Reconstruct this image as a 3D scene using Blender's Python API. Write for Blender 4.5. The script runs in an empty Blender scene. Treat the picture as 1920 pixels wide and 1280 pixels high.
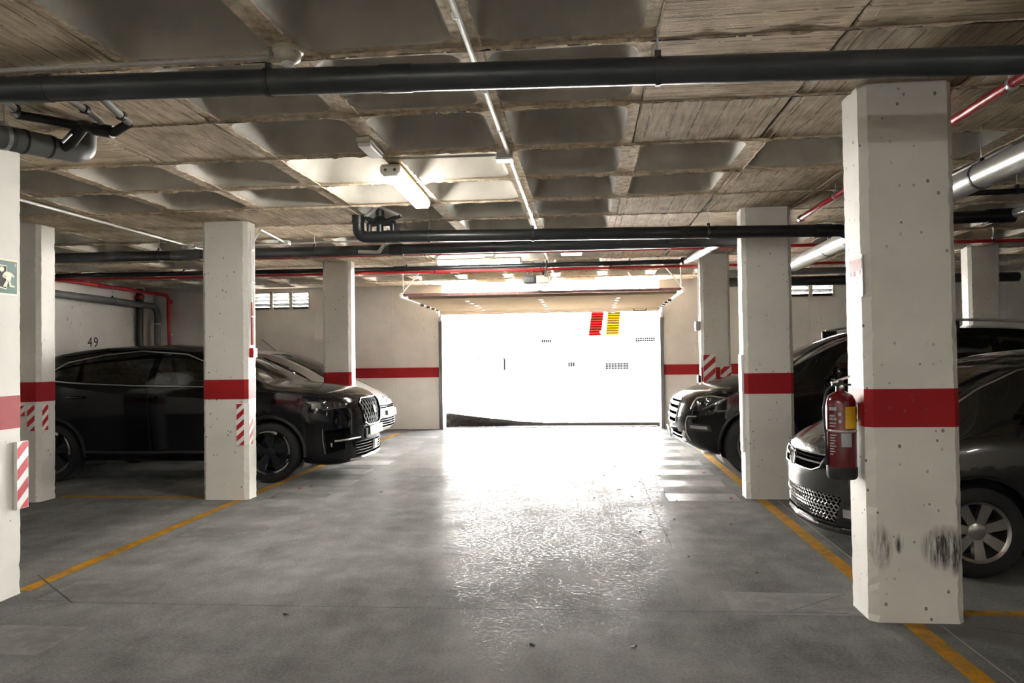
import bpy, bmesh, math, random
import numpy as np
from mathutils import Vector, Matrix, Euler
from mathutils.bvhtree import BVHTree
from mathutils.geometry import delaunay_2d_cdt

random.seed(7)
S = bpy.context.scene
C = S.collection

# ------------------------------------------------------------------ camera
cam_d = bpy.data.cameras.new('camera'); cam_d.sensor_width = 36.0; cam_d.lens = 36.0 * 1387 / 1920
cam_d.clip_start = 0.05; cam_d.clip_end = 400
cam = bpy.data.objects.new('camera', cam_d); C.objects.link(cam)
YAW, PITCH, ROLL = math.atan(137 / 1387), math.atan(27 / 1387), -0.0138
cam.matrix_world = (Matrix.Translation((0, 0, 1.45)) @ Matrix.Rotation(YAW, 4, 'Z')
                    @ Matrix.Rotation(math.pi / 2 + PITCH, 4, 'X') @ Matrix.Rotation(ROLL, 4, 'Z'))
S.camera = cam

# ------------------------------------------------------------------ sky, sun, exposure
W = bpy.data.worlds.new('sky'); S.world = W; W.use_nodes = True
wn = W.node_tree; wn.nodes.clear()
sky = wn.nodes.new('ShaderNodeTexSky'); sky.sky_type = 'HOSEK_WILKIE'; sky.turbidity = 3.0; sky.ground_albedo = 0.5
sky.sun_direction = (0.25, -0.5, 0.83)
bg = wn.nodes.new('ShaderNodeBackground'); bg.inputs['Strength'].default_value = 4.3
wo = wn.nodes.new('ShaderNodeOutputWorld')
wn.links.new(sky.outputs[0], bg.inputs[0]); wn.links.new(bg.outputs[0], wo.inputs[0])
sun_d = bpy.data.lights.new('sun', 'SUN'); sun_d.energy = 49.0; sun_d.angle = 0.009; sun_d.color = (1.0, 0.965, 0.92)
sun = bpy.data.objects.new('sun', sun_d); C.objects.link(sun)
sun.rotation_euler = Vector((-0.25, 0.5, -0.83)).to_track_quat('-Z', 'Y').to_euler()
sun.location = (4, -6, 14)
S.view_settings.view_transform = 'Standard'; S.view_settings.look = 'None'
S.view_settings.gamma = 1.0; S.view_settings.use_curve_mapping = False
S.view_settings.exposure = 3.55
LAMP_POWER = 9.5
S.cycles.max_bounces = 6; S.cycles.diffuse_bounces = 4; S.cycles.glossy_bounces = 3
S.cycles.transparent_max_bounces = 12; S.cycles.sample_clamp_indirect = 12.0
S.cycles.adaptive_threshold = 0.03; S.cycles.caustics_reflective = False; S.cycles.caustics_refractive = False

# ------------------------------------------------------------------ materials
MATS = {}
def new_mat(name):
    m = bpy.data.materials.new(name); m.use_nodes = True
    nt = m.node_tree; b = nt.nodes['Principled BSDF']
    MATS[name] = m
    return m, nt, b
def setp(b, color=None, rough=None, metal=None, spec=None, coat=None, trans=None):
    if color is not None: b.inputs['Base Color'].default_value = (*color, 1)
    if rough is not None: b.inputs['Roughness'].default_value = rough
    if metal is not None: b.inputs['Metallic'].default_value = metal
    if spec is not None: b.inputs['Specular IOR Level'].default_value = spec
    if coat is not None:
        b.inputs['Coat Weight'].default_value = coat; b.inputs['Coat Roughness'].default_value = 0.04
    if trans is not None: b.inputs['Transmission Weight'].default_value = trans
def plain(name, color, rough=0.5, metal=0.0, spec=0.5, coat=None, vary=0.0, vscale=8.0, bump=0.0):
    """a plain surface with a little noise in tone and relief"""
    m, nt, b = new_mat(name); setp(b, color, rough, metal, spec, coat)
    if vary or bump:
        tc = nt.nodes.new('ShaderNodeTexCoord')
        nz = nt.nodes.new('ShaderNodeTexNoise'); nz.inputs['Scale'].default_value = vscale; nz.inputs['Detail'].default_value = 6
        nt.links.new(tc.outputs['Object'], nz.inputs['Vector'])
        if vary:
            r = nt.nodes.new('ShaderNodeValToRGB')
            r.color_ramp.elements[0].position = 0.3; r.color_ramp.elements[1].position = 0.7
            r.color_ramp.elements[0].color = (*[c * (1 - vary) for c in color], 1)
            r.color_ramp.elements[1].color = (*[min(1, c * (1 + vary)) for c in color], 1)
            nt.links.new(nz.outputs[0], r.inputs[0]); nt.links.new(r.outputs[0], b.inputs['Base Color'])
        if bump:
            bp = nt.nodes.new('ShaderNodeBump'); bp.inputs['Strength'].default_value = bump; bp.inputs['Distance'].default_value = 0.01
            nt.links.new(nz.outputs[0], bp.inputs['Height']); nt.links.new(bp.outputs[0], b.inputs['Normal'])
    return m
class N:
    """short-hand for wiring nodes"""
    def __init__(s, nt): s.nt = nt
    def __call__(s, t, **kw):
        n = s.nt.nodes.new(t)
        for k, v in kw.items():
            if k.startswith('i_'):
                key = k[2:].replace('_', ' ')
                key = int(key) if key.isdigit() else key
                if isinstance(v, bpy.types.NodeSocket): s.nt.links.new(v, n.inputs[key])
                else: n.inputs[key].default_value = v
            else: setattr(n, k, v)
        return n
    def math(s, op, a, b=None, clamp=False):
        n = s.nt.nodes.new('ShaderNodeMath'); n.operation = op; n.use_clamp = clamp
        for i, v in enumerate((a, b)):
            if v is None: continue
            if isinstance(v, bpy.types.NodeSocket): s.nt.links.new(v, n.inputs[i])
            else: n.inputs[i].default_value = v
        return n.outputs[0]
    def mix(s, f, a, b):
        n = s.nt.nodes.new('ShaderNodeMix'); n.data_type = 'RGBA'
        for k, v in ((0, f), (6, a), (7, b)):
            if isinstance(v, bpy.types.NodeSocket): s.nt.links.new(v, n.inputs[k])
            else: n.inputs[k].default_value = v if k == 0 else (*v, 1)
        return n.outputs[2]
    def ramp(s, f, p0, p1, c0=(0, 0, 0), c1=(1, 1, 1)):
        n = s.nt.nodes.new('ShaderNodeValToRGB'); e = n.color_ramp.elements
        e[0].position = p0; e[1].position = p1; e[0].color = (*c0, 1); e[1].color = (*c1, 1)
        s.nt.links.new(f, n.inputs[0]); return n.outputs[0]
    def noise(s, vec, scale, detail=6, rough=0.55):
        n = s.nt.nodes.new('ShaderNodeTexNoise'); n.inputs['Scale'].default_value = scale
        n.inputs['Detail'].default_value = detail; n.inputs['Roughness'].default_value = rough
        s.nt.links.new(vec, n.inputs['Vector']); return n.outputs[0]
    def scale(s, vec, v):
        n = s.nt.nodes.new('ShaderNodeVectorMath'); n.operation = 'MULTIPLY'
        s.nt.links.new(vec, n.inputs[0]); n.inputs[1].default_value = v; return n.outputs[0]
    def add(s, a, b):
        n = s.nt.nodes.new('ShaderNodeVectorMath'); n.operation = 'ADD'
        s.nt.links.new(a, n.inputs[0]); s.nt.links.new(b, n.inputs[1]); return n.outputs[0]
    def bump(s, h, strength, dist=0.01):
        n = s.nt.nodes.new('ShaderNodeBump'); n.inputs['Strength'].default_value = strength; n.inputs['Distance'].default_value = dist
        s.nt.links.new(h, n.inputs['Height']); return n.outputs[0]

def tile_vec(n):
    """tile-local coordinates, shifted by a random amount for every tile"""
    tc = n('ShaderNodeTexCoord'); oi = n('ShaderNodeObjectInfo')
    sh = n('ShaderNodeCombineXYZ'); 
    a = n.math('MULTIPLY', oi.outputs['Random'], 91.0); b = n.math('MULTIPLY', oi.outputs['Random'], 57.0)
    n.nt.links.new(a, sh.inputs[0]); n.nt.links.new(b, sh.inputs[1])
    return tc.outputs['Object'], n.add(tc.outputs['Object'], sh.outputs[0]), oi.outputs['Random']

def mat_board_concrete():
    m, nt, b = new_mat('board_marked_concrete'); n = N(nt); setp(b, rough=0.85, spec=0.25)
    raw, v, rnd = tile_vec(n)
    streak = n.noise(n.scale(v, (1.2, 14, 1)), 3.0, 8, 0.65)
    blot = n.noise(v, 3.5, 7, 0.6)
    fine = n.noise(n.scale(v, (6, 30, 6)), 6.0, 4, 0.7)
    col = n.ramp(streak, 0.32, 0.68, (0.19, 0.132, 0.080), (0.82, 0.665, 0.465))
    col2 = n.ramp(blot, 0.35, 0.7, (0.28, 0.205, 0.135), (0.87, 0.73, 0.54))
    c = n.mix(0.5, col, col2)
    tone = n.math('MULTIPLY_ADD', rnd, 0.5); 
    tone.node.inputs[2].default_value = 0.75
    hsv = n('ShaderNodeHueSaturation'); nt.links.new(c, hsv.inputs['Color']); nt.links.new(tone, hsv.inputs['Value'])
    # board joints, six boards to a panel
    sep = n('ShaderNodeSeparateXYZ'); nt.links.new(raw, sep.inputs[0])
    t = n.math('MULTIPLY', sep.outputs[1], 7.0); fr = n.math('FRACT', n.math('ADD', t, 50.0))
    line = n.math('LESS_THAN', n.math('ABSOLUTE', n.math('SUBTRACT', fr, 0.5)), 0.035)
    jag = n.math('GREATER_THAN', n.noise(n.scale(v, (9, 1, 1)), 1.0, 2), 0.46)
    line = n.math('MULTIPLY', line, jag)
    dark = n.mix(n.math('MULTIPLY', line, 0.6), hsv.outputs[0], (0.07, 0.055, 0.045))
    nt.links.new(dark, b.inputs['Base Color'])
    h = n.math('SUBTRACT', n.math('ADD', n.math('MULTIPLY', streak, 0.8), n.math('MULTIPLY', fine, 0.5)), n.math('MULTIPLY', line, 0.5))
    nt.links.new(n.bump(h, 1.0, 0.016), b.inputs['Normal'])
    return m
def mat_rib_concrete():
    m, nt, b = new_mat('rough_rib_concrete'); n = N(nt); setp(b, rough=0.85, spec=0.25)
    raw, v, rnd = tile_vec(n)
    a = n.noise(n.scale(v, (3, 3, 1)), 5, 8, 0.65); f = n.noise(v, 40, 5, 0.7)
    c = n.ramp(a, 0.3, 0.72, (0.28, 0.205, 0.13), (0.87, 0.73, 0.55))
    c = n.mix(n.math('MULTIPLY', n.ramp(f, 0.55, 0.75), 0.35), c, (0.10, 0.08, 0.065))
    nt.links.new(c, b.inputs['Base Color']); nt.links.new(n.bump(n.math('ADD', a, n.math('MULTIPLY', f, 0.4)), 0.7, 0.012), b.inputs['Normal'])
    return m
def mat_coffer():
    m, nt, b = new_mat('smooth_coffer_concrete'); n = N(nt); setp(b, rough=0.7, spec=0.3)
    raw, v, rnd = tile_vec(n)
    a = n.noise(v, 2.2, 6, 0.55)
    c = n.ramp(a, 0.3, 0.7, (0.33, 0.305, 0.26), (0.52, 0.485, 0.42))
    nt.links.new(c, b.inputs['Base Color']); nt.links.new(n.bump(n.noise(v, 25, 4), 0.15, 0.01), b.inputs['Normal'])
    return m
def mat_paint(name, base, pit=0.9, pits=26.0, scuffs=()):
    """painted rough concrete: air-bubble pits, faint blotches, optional black tyre scuffs (y/x centre, z centre, half sizes in object space)"""
    m, nt, b = new_mat(name); n = N(nt); setp(b, rough=0.62, spec=0.35)
    tc = n('ShaderNodeTexCoord'); v = tc.outputs['Object']
    vo = n('ShaderNodeTexVoronoi'); vo.feature = 'F1'; vo.inputs['Scale'].default_value = pits
    nt.links.new(n.scale(v, (1, 1, 0.8)), vo.inputs['Vector'])
    sparse = n.ramp(n.noise(v, 5, 3), 0.40, 0.56)
    hole = n.math('MULTIPLY', n.math('LESS_THAN', vo.outputs['Distance'], n.math('ADD', n.math('MULTIPLY', n('ShaderNodeSeparateColor', i_0=vo.outputs['Color']).outputs[1], 0.17), 0.05)), sparse)
    keep = n.math('GREATER_THAN', n('ShaderNodeSeparateColor', i_0=vo.outputs['Color']).outputs[0], 0.56)
    hole = n.math('MULTIPLY', n.math('MULTIPLY', hole, keep), pit)
    blot = n.noise(v, 2.3, 6)
    c = n.ramp(blot, 0.25, 0.75, tuple(x * 0.88 for x in base), tuple(min(1, x * 1.06) for x in base))
    c = n.mix(hole, c, (0.12, 0.10, 0.085))
    if scuffs:
        sep = n('ShaderNodeSeparateXYZ'); nt.links.new(v, sep.inputs[0])
        tot = None
        for (cx, cz, hx, hz, amt) in scuffs:
            dx = n.math('DIVIDE', n.math('SUBTRACT', sep.outputs[0], cx), hx); dz = n.math('DIVIDE', n.math('SUBTRACT', sep.outputs[2], cz), hz)
            d = n.math('ADD', n.math('MULTIPLY', dx, dx), n.math('MULTIPLY', dz, dz))
            k = n.math('MULTIPLY', n.math('SUBTRACT', 1.0, d, clamp=True), amt)
            tot = k if tot is None else n.math('MAXIMUM', tot, k)
        st = n.ramp(n.noise(n.scale(v, (40, 40, 4)), 1.0, 7, 0.75), 0.38, 0.66)
        tot = n.math('MULTIPLY', n.math('MULTIPLY', tot, 1.6), st, clamp=True)
        c = n.mix(tot, c, (0.05, 0.046, 0.042))
    nt.links.new(c, b.inputs['Base Color'])
    h = n.math('SUBTRACT', n.math('MULTIPLY', n.noise(v, 60, 5), 0.35), hole)
    nt.links.new(n.bump(h, 0.35, 0.006), b.inputs['Normal'])
    return m
def mat_floor():
    m, nt, b = new_mat('polished_concrete_floor'); n = N(nt)
    tc = n('ShaderNodeTexCoord'); v = tc.outputs['Object']
    big = n.noise(v, 0.5, 4, 0.5); mid = n.noise(v, 3.2, 8, 0.62); fine = n.noise(v, 60, 6, 0.8)
    sweep = n.noise(n.scale(v, (1.0, 0.30, 1)), 2.2, 8, 0.7); grit = n.noise(v, 180, 3, 0.7)
    f = n.math('ADD', n.math('MULTIPLY', big, 0.25), n.math('ADD', n.math('MULTIPLY', mid, 0.22), n.math('ADD', n.math('MULTIPLY', sweep, 0.22), n.math('ADD', n.math('MULTIPLY', fine, 0.36), n.math('MULTIPLY', grit, 0.16)))))
    c = n.ramp(f, 0.45, 0.76, (0.045, 0.0435, 0.041), (0.31, 0.306, 0.294))
    nt.links.new(c, b.inputs['Base Color'])
    r = n.ramp(n.math('ADD', n.math('MULTIPLY', mid, 0.6), n.math('MULTIPLY', big, 0.4)), 0.35, 0.65, (0.15,) * 3, (0.34,) * 3)
    nt.links.new(r, b.inputs['Roughness'])
    # polish worn off in grains and patches
    grain = n.ramp(n.noise(v, 36, 10, 0.88), 0.53, 0.60); cloud = n.ramp(n.math('ADD', n.math('MULTIPLY', n.noise(v, 1.7, 6, 0.65), 0.6), n.math('MULTIPLY', sweep, 0.4)), 0.42, 0.60)
    nt.links.new(n.math('MULTIPLY', n.math('MULTIPLY', grain, n.math('ADD', n.math('MULTIPLY', cloud, 0.85), 0.15)), 0.03), b.inputs['Specular IOR Level'])
    h = n.math('ADD', n.math('MULTIPLY', mid, 0.5), n.math('ADD', n.math('MULTIPLY', fine, 0.25), n.math('MULTIPLY', n.noise(v, 16, 6, 0.7), 0.5)))
    nt.links.new(n.bump(h, 0.17, 0.012), b.inputs['Normal'])
    return m
def mat_worn(name, color, under, amount, rough=0.4):
    """thin worn paint: the concrete shows through in patches"""
    m, nt, b = new_mat(name); n = N(nt); setp(b, rough=rough, spec=0.06)
    tc = n('ShaderNodeTexCoord'); v = tc.outputs['Object']
    w = n.ramp(n.math('ADD', n.math('MULTIPLY', n.noise(v, 9, 8, 0.7), 0.7), n.math('MULTIPLY', n.noise(v, 50, 4, 0.7), 0.3)), 0.5 - amount, 0.62 - amount * 0.4)
    nt.links.new(n.mix(w, color, under), b.inputs['Base Color'])
    nt.links.new(n.bump(n.noise(v, 40, 5), 0.15, 0.008), b.inputs['Normal'])
    return m
def mat_glass(name, tint, alpha):
    """thin tinted pane: mirror-like at grazing angles, tinted see-through otherwise"""
    m, nt, b = new_mat(name); nt.nodes.remove(b); n = N(nt)
    g = n('ShaderNodeBsdfGlossy', i_Roughness=0.02); g.inputs['Color'].default_value = (0.95, 0.97, 1, 1)
    t = n('ShaderNodeBsdfTransparent'); t.inputs['Color'].default_value = (*tint, 1)
    fr = n('ShaderNodeFresnel', i_IOR=1.55)
    f = n.math('ADD', fr.outputs[0], alpha, clamp=True)
    mx = n('ShaderNodeMixShader'); nt.links.new(f, mx.inputs[0]); nt.links.new(t.outputs[0], mx.inputs[1]); nt.links.new(g.outputs[0], mx.inputs[2])
    nt.links.new(mx.outputs[0], nt.nodes['Material Output'].inputs['Surface'])
    return m
def mat_lamp(name, color, strength):
    m, nt, b = new_mat(name); setp(b, (0.9, 0.9, 0.9), 0.4)
    b.inputs['Emission Color'].default_value = (*color, 1); b.inputs['Emission Strength'].default_value = strength
    return m
def mat_carpaint(name, color, metal=0.0, rough=0.35):
    m, nt, b = new_mat(name); n = N(nt); setp(b, color, rough, metal, 0.5 if metal > 0 else 0.32, 1.0 if metal > 0 else 0.0)
    tc = n('ShaderNodeTexCoord'); f = n.noise(tc.outputs['Object'], 500, 2)
    nt.links.new(n.mix(n.math('MULTIPLY', f, 0.25), color, tuple(min(1, c * 1.5 + 0.003) for c in color)), b.inputs['Base Color'])
    return m

mat_board_concrete(); mat_rib_concrete(); mat_coffer(); mat_floor()
mat_paint('column_paint', (0.69, 0.665, 0.62)); mat_paint('wall_paint', (0.74, 0.705, 0.66), 0.4, 9)
mat_paint('column_paint_scuffed', (0.69, 0.665, 0.62), scuffs=((-0.18, 0.40, 0.06, 0.13, 0.8), (-0.09, 0.42, 0.025, 0.06, 1.3), (0.14, 0.40, 0.13, 0.13, 1.3), (0.19, 0.36, 0.05, 0.12, 1.4)))
mat_paint('red_paint', (0.33, 0.004, 0.008), 0.5)
plain('outer_plaster', (0.86, 0.86, 0.85), 0.9, vary=0.03, vscale=2, bump=0.1)
plain('asphalt', (0.009, 0.0075, 0.006), 0.95, spec=0.0, vary=0.6, vscale=14, bump=0.6)  # near-black: the shade outside the door is put into the colour
plain('pavement', (0.32, 0.31, 0.29), 0.9, vary=0.1, vscale=5, bump=0.2)
mat_worn('yellow_line_paint', (0.44, 0.20, 0.008), (0.20, 0.13, 0.04), 0.06, 0.45)
mat_worn('faded_white_paint', (0.225, 0.222, 0.212), (0.135, 0.131, 0.123), 0.16, 0.4)
plain('joint_dark', (0.035, 0.032, 0.03), 0.9, vary=0.3, vscale=30)
plain('joint_pale', (0.30, 0.30, 0.29), 0.6, vary=0.2, vscale=30)
plain('dark_pvc', (0.038, 0.042, 0.047), 0.36, vary=0.15, vscale=5, bump=0.02)
plain('black_pvc', (0.016, 0.017, 0.018), 0.33, vary=0.2, vscale=5)
plain('grey_pvc', (0.13, 0.135, 0.132), 0.5, vary=0.12, vscale=6)
plain('light_pvc', (0.36, 0.35, 0.33), 0.28, vary=0.1, vscale=6)
plain('silver_duct', (0.46, 0.45, 0.43), 0.3, 0.45, vary=0.1, vscale=4)
plain('galvanised_steel', (0.52, 0.53, 0.54), 0.38, 0.85, vary=0.2, vscale=20)
plain('dark_steel', (0.06, 0.06, 0.062), 0.45, 0.6, vary=0.2, vscale=20)
plain('red_pipe_paint', (0.42, 0.010, 0.014), 0.35, vary=0.15, vscale=10)
plain('white_conduit', (0.74, 0.73, 0.70), 0.4, vary=0.05, vscale=10)
plain('grey_conduit', (0.42, 0.40, 0.37), 0.45, vary=0.08, vscale=10)
plain('white_plastic', (0.78, 0.77, 0.74), 0.4, vary=0.03)
plain('cream_plastic', (0.55, 0.51, 0.42), 0.45, vary=0.06)
plain('door_panel_paint', (0.30, 0.235, 0.165), 0.7, spec=0.0, vary=0.05, vscale=3)
plain('rust_steel', (0.20, 0.10, 0.085), 0.5, 0.3, vary=0.3, vscale=15)
plain('sticker_white', (0.80, 0.79, 0.76), 0.4, vary=0.03)
plain('sticker_red', (0.45, 0.008, 0.014), 0.35, vary=0.1)
plain('sign_green', (0.04, 0.13, 0.105), 0.35, vary=0.1)
plain('sign_cream', (0.80, 0.78, 0.60), 0.4, vary=0.03)
plain('extinguisher_red', (0.13, 0.003, 0.007), 0.22, coat=0.6, vary=0.1)
plain('label_yellow', (0.58, 0.36, 0.01), 0.4, vary=0.08)
plain('label_grey', (0.36, 0.38, 0.39), 0.45, vary=0.06)
plain('black_plastic', (0.012, 0.012, 0.013), 0.42, vary=0.1)
plain('black_rubber', (0.010, 0.010, 0.011), 0.7, vary=0.25, vscale=30)
plain('chrome', (0.82, 0.82, 0.82), 0.10, 1.0, vary=0.04)
plain('matt_black', (0.006, 0.006, 0.006), 0.9, spec=0.0)
plain('lattice_grey', (0.10, 0.098, 0.098), 0.6, spec=0.12, vary=0.05)
plain('smoked_chrome', (0.06, 0.06, 0.063), 0.22, 1.0, vary=0.05)
plain('satin_alloy', (0.48, 0.47, 0.45), 0.28, 0.9, vary=0.05)
plain('dark_alloy', (0.025, 0.025, 0.03), 0.3, 0.5, vary=0.1)
plain('number_plate', (0.85, 0.85, 0.83), 0.35, vary=0.02)
plain('seat_fabric', (0.018, 0.018, 0.02), 0.85, vary=0.2, vscale=20)
plain('petal_red', (0.55, 0.03, 0.06), 0.6, vary=0.2)
plain('dry_leaf', (0.035, 0.022, 0.015), 0.8, vary=0.3, vscale=40)
plain('shutter_red', (0.05, 0.0002, 0.0), 1.0, spec=0.0)
plain('shutter_yellow', (0.06, 0.026, 0.0), 1.0, spec=0.0)
plain('iron_black', (0.0015, 0.0015, 0.0015), 1.0, spec=0.0)
plain('paper_pink', (0.26, 0.022, 0.02), 0.6, vary=0.6, vscale=25)
plain('paper_white', (0.48, 0.475, 0.47), 0.6, vary=0.1, vscale=30)
plain('stencil_black', (0.012, 0.012, 0.012), 0.7, vary=0.1)
mat_lamp('tube_light', (1.0, 0.985, 0.925), LAMP_POWER)
mat_lamp('emergency_glow', (1.0, 0.98, 0.9), 3.0)
mat_carpaint('black_carpaint', (0.003, 0.0034, 0.0045), 0.0, 0.09); mat_carpaint('grey_carpaint', (0.030, 0.0295, 0.028), 0.6, 0.25)
mat_carpaint('silver_carpaint', (0.36, 0.35, 0.335), 0.6, 0.32); mat_carpaint('brown_black_carpaint', (0.006, 0.0055, 0.0055), 0.0, 0.10)
mat_glass('car_glass', (0.42, 0.45, 0.44), 0.03); mat_glass('privacy_glass', (0.035, 0.035, 0.04), 0.03); mat_glass('lamp_lens', (0.85, 0.87, 0.88), 0.06)

# ------------------------------------------------------------------ mesh helpers
class B:
    """collects shapes; build() links them as one mesh object"""
    def __init__(s): s.v = []; s.f = []
    def raw(s, vs, fs):
        o = len(s.v); s.v += [tuple(p) for p in vs]; s.f += [tuple(i + o for i in f) for f in fs]; return s
    def box(s, x0, x1, y0, y1, z0, z1, ch=0.0):
        if ch <= 0:
            return s.raw([(x, y, z) for z in (z0, z1) for x, y in ((x0, y0), (x1, y0), (x1, y1), (x0, y1))],
                         [(3, 2, 1, 0), (4, 5, 6, 7), (0, 1, 5, 4), (1, 2, 6, 5), (2, 3, 7, 6), (3, 0, 4, 7)])
        bm = bmesh.new(); M = Matrix.Translation(((x0 + x1) / 2, (y0 + y1) / 2, (z0 + z1) / 2)) @ Matrix.Diagonal((x1 - x0, y1 - y0, z1 - z0, 1))
        bmesh.ops.create_cube(bm, size=1, matrix=M)
        bmesh.ops.bevel(bm, geom=bm.edges[:], offset=ch, segments=2, profile=0.5, affect='EDGES')
        bm.verts.index_update(); s.raw([v.co[:] for v in bm.verts], [[v.index for v in f.verts] for f in bm.faces]); bm.free(); return s
    def obox(s, c, ax, ay, az, hx, hy, hz, ch=0.0):
        """box at c with axes ax, ay, az and half sizes"""
        t = B(); t.box(-hx, hx, -hy, hy, -hz, hz, ch)
        ax, ay, az, c = Vector(ax).normalized(), Vector(ay).normalized(), Vector(az).normalized(), Vector(c)
        return s.raw([c + ax * p[0] + ay * p[1] + az * p[2] for p in t.v], t.f)
    def prism(s, poly, axis, a, b):
        """polygon (2D, CCW) pushed along an axis from a to b"""
        n = len(poly)
        def P(p, t): return {'x': (t, p[0], p[1]), 'y': (p[0], t, p[1]), 'z': (p[0], p[1], t)}[axis]
        s.raw([P(p, a) for p in poly] + [P(p, b) for p in poly],
              [tuple(range(n))[::-1], tuple(range(n, 2 * n))] + [(i, (i + 1) % n, n + (i + 1) % n, n + i) for i in range(n)])
        return s
    def tube(s, pts, r, seg=12, cap=True, closed=False):
        pts = [Vector(p) for p in pts]; n = len(pts)
        rs = r if isinstance(r, (list, tuple)) else [r] * n
        tang = []
        for i in range(n):
            a = pts[(i - 1) % n] if (closed or i > 0) else pts[i]; b = pts[(i + 1) % n] if (closed or i < n - 1) else pts[i]
            tang.append((b - a).normalized())
        u = tang[0].orthogonal().normalized(); vs = []; fs = []
        for i in range(n):
            u = (u - tang[i] * u.dot(tang[i])).normalized(); w = tang[i].cross(u)
            for k in range(seg):
                t = 2 * math.pi * k / seg; vs.append(pts[i] + (u * math.cos(t) + w * math.sin(t)) * rs[i])
        m = n if closed else n - 1
        for i in range(m):
            j = (i + 1) % n
            for k in range(seg):
                l = (k + 1) % seg; fs.append((i * seg + k, i * seg + l, j * seg + l, j * seg + k))
        if cap and not closed: fs += [tuple(range(seg))[::-1], tuple(range((n - 1) * seg, n * seg))]
        return s.raw(vs, fs)
    def lathe(s, prof, c=(0, 0, 0), axis='z', seg=24, a0=0.0, a1=2 * math.pi):
        """profile of (radius, height) turned about an axis"""
        full = abs(a1 - a0 - 2 * math.pi) < 1e-6; m = seg if full else seg + 1; vs = []; fs = []
        for (r, h) in prof:
            for k in range(m):
                t = a0 + (a1 - a0) * k / seg; x, y = r * math.cos(t), r * math.sin(t)
                p = {'z': (x, y, h), 'y': (x, h, y), 'x': (h, x, y)}[axis]
                vs.append((p[0] + c[0], p[1] + c[1], p[2] + c[2]))
        for i in range(len(prof) - 1):
            for k in range(seg):
                l = (k + 1) % m; fs.append((i * m + k, i * m + l, (i + 1) * m + l, (i + 1) * m + k))
        return s.raw(vs, fs)
    def mesh(s, name, smooth=None):
        me = bpy.data.meshes.new(name); me.from_pydata(s.v, [], s.f)
        bm = bmesh.new(); bm.from_mesh(me)
        bmesh.ops.remove_doubles(bm, verts=bm.verts, dist=1e-6)
        bmesh.ops.recalc_face_normals(bm, faces=bm.faces)
        if smooth is not None:
            for f in bm.faces: f.smooth = True
            for e in bm.edges:
                if len(e.link_faces) == 2 and e.calc_face_angle(0) > smooth: e.smooth = False
        bm.to_mesh(me); bm.free(); return me
    def build(s, name, mat, parent=None, origin=(0, 0, 0), smooth=None, local=False):
        """world coordinates in, shifted to the parent's place (or to origin when top-level)"""
        if parent is not None and not local: o = parent_loc(parent)
        elif parent is not None: o = Vector((0, 0, 0))
        else: o = Vector(origin)
        if o.length > 0: s.v = [(p[0] - o.x, p[1] - o.y, p[2] - o.z) for p in s.v]
        me = s.mesh(name, smooth); me.materials.append(MATS[mat])
        ob = bpy.data.objects.new(name, me); C.objects.link(ob)
        if parent is not None: ob.parent = parent
        else: ob.location = o
        return ob
def parent_loc(p):
    l = Vector((0, 0, 0))
    while p is not None: l = l + p.location; p = p.parent
    return l
def tag(o, label=None, cat=None, group=None, kind=None):
    if label: o['label'] = label
    if cat: o['category'] = cat
    if group: o['group'] = group
    if kind: o['kind'] = kind
    return o
def thing(name, label, cat, loc=(0, 0, 0), rz=0.0, group=None, kind=None):
    o = bpy.data.objects.new(name, None); o.empty_display_size = 0.1; C.objects.link(o)
    o.location = loc; o.rotation_euler = (0, 0, rz)
    return tag(o, label, cat, group, kind)
def bend(pts, r, n=6):
    """round the corners of a polyline"""
    pts = [Vector(p) for p in pts]; out = [pts[0]]
    for i in range(1, len(pts) - 1):
        a, b, c = pts[i - 1], pts[i], pts[i + 1]
        d1, d2 = (a - b).normalized(), (c - b).normalized(); ang = d1.angle(d2)
        if ang > math.pi - 0.02: out.append(b); continue
        t = min(r / math.tan(ang / 2), (a - b).length * 0.48, (c - b).length * 0.48)
        p0, p1 = b + d1 * t, b + d2 * t
        for k in range(n + 1):
            q = k / n; out.append(p0 * (1 - q) ** 2 + b * 2 * q * (1 - q) + p1 * q * q)
    out.append(pts[-1]); return out

# ------------------------------------------------------------------ the shell of the garage
XL, XR, YB, YF, ZC = -9.0, 9.6, -5.0, 14.7, 2.9
DX0, DX1, DZ = -2.86, 1.46, 2.895
floor = tag(B().raw([(XL, YB, 0), (XR, YB, 0), (XR, YF + 0.32, 0), (XL, YF + 0.32, 0)], [(0, 1, 2, 3)]).build('floor', 'polished_concrete_floor'), kind='structure')
def wall(name, boxes, mat='wall_paint', label=None):
    b = B()
    for q in boxes: b.box(*q)
    return tag(b.build(name, mat), label, kind='structure')
WL = (-6.86, -5.62, 2.46, 2.84); WR = (3.9, 4.78, 2.50, 2.76)     # louvred vents in the end wall
T = 0.3
wall_front = wall('wall_front', [
    (XL, WL[0], YF, YF + T, -0.2, 3.3), (WL[0], WL[1], YF, YF + T, -0.2, WL[2]), (WL[0], WL[1], YF, YF + T, WL[3], 3.3),
    (WL[1], DX0, YF, YF + T, -0.2, 3.3), (DX0, DX1, YF, YF + T, DZ, 3.3), (DX1, WR[0], YF, YF + T, -0.2, 3.3),
    (WR[0], WR[1], YF, YF + T, -0.2, WR[2]), (WR[0], WR[1], YF, YF + T, WR[3], 3.3), (WR[1], XR, YF, YF + T, -0.2, 3.3)])
wall_left = wall('wall_left', [(XL - T, XL, YB - T, YF + T, -0.2, 3.3)])
wall_right = wall('wall_right', [(XR, XR + T, YB - T, YF + T, -0.2, 3.3)])
wall_back = wall('wall_back', [(XL, XR, YB - T, YB, -0.2, 3.3)])
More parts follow.
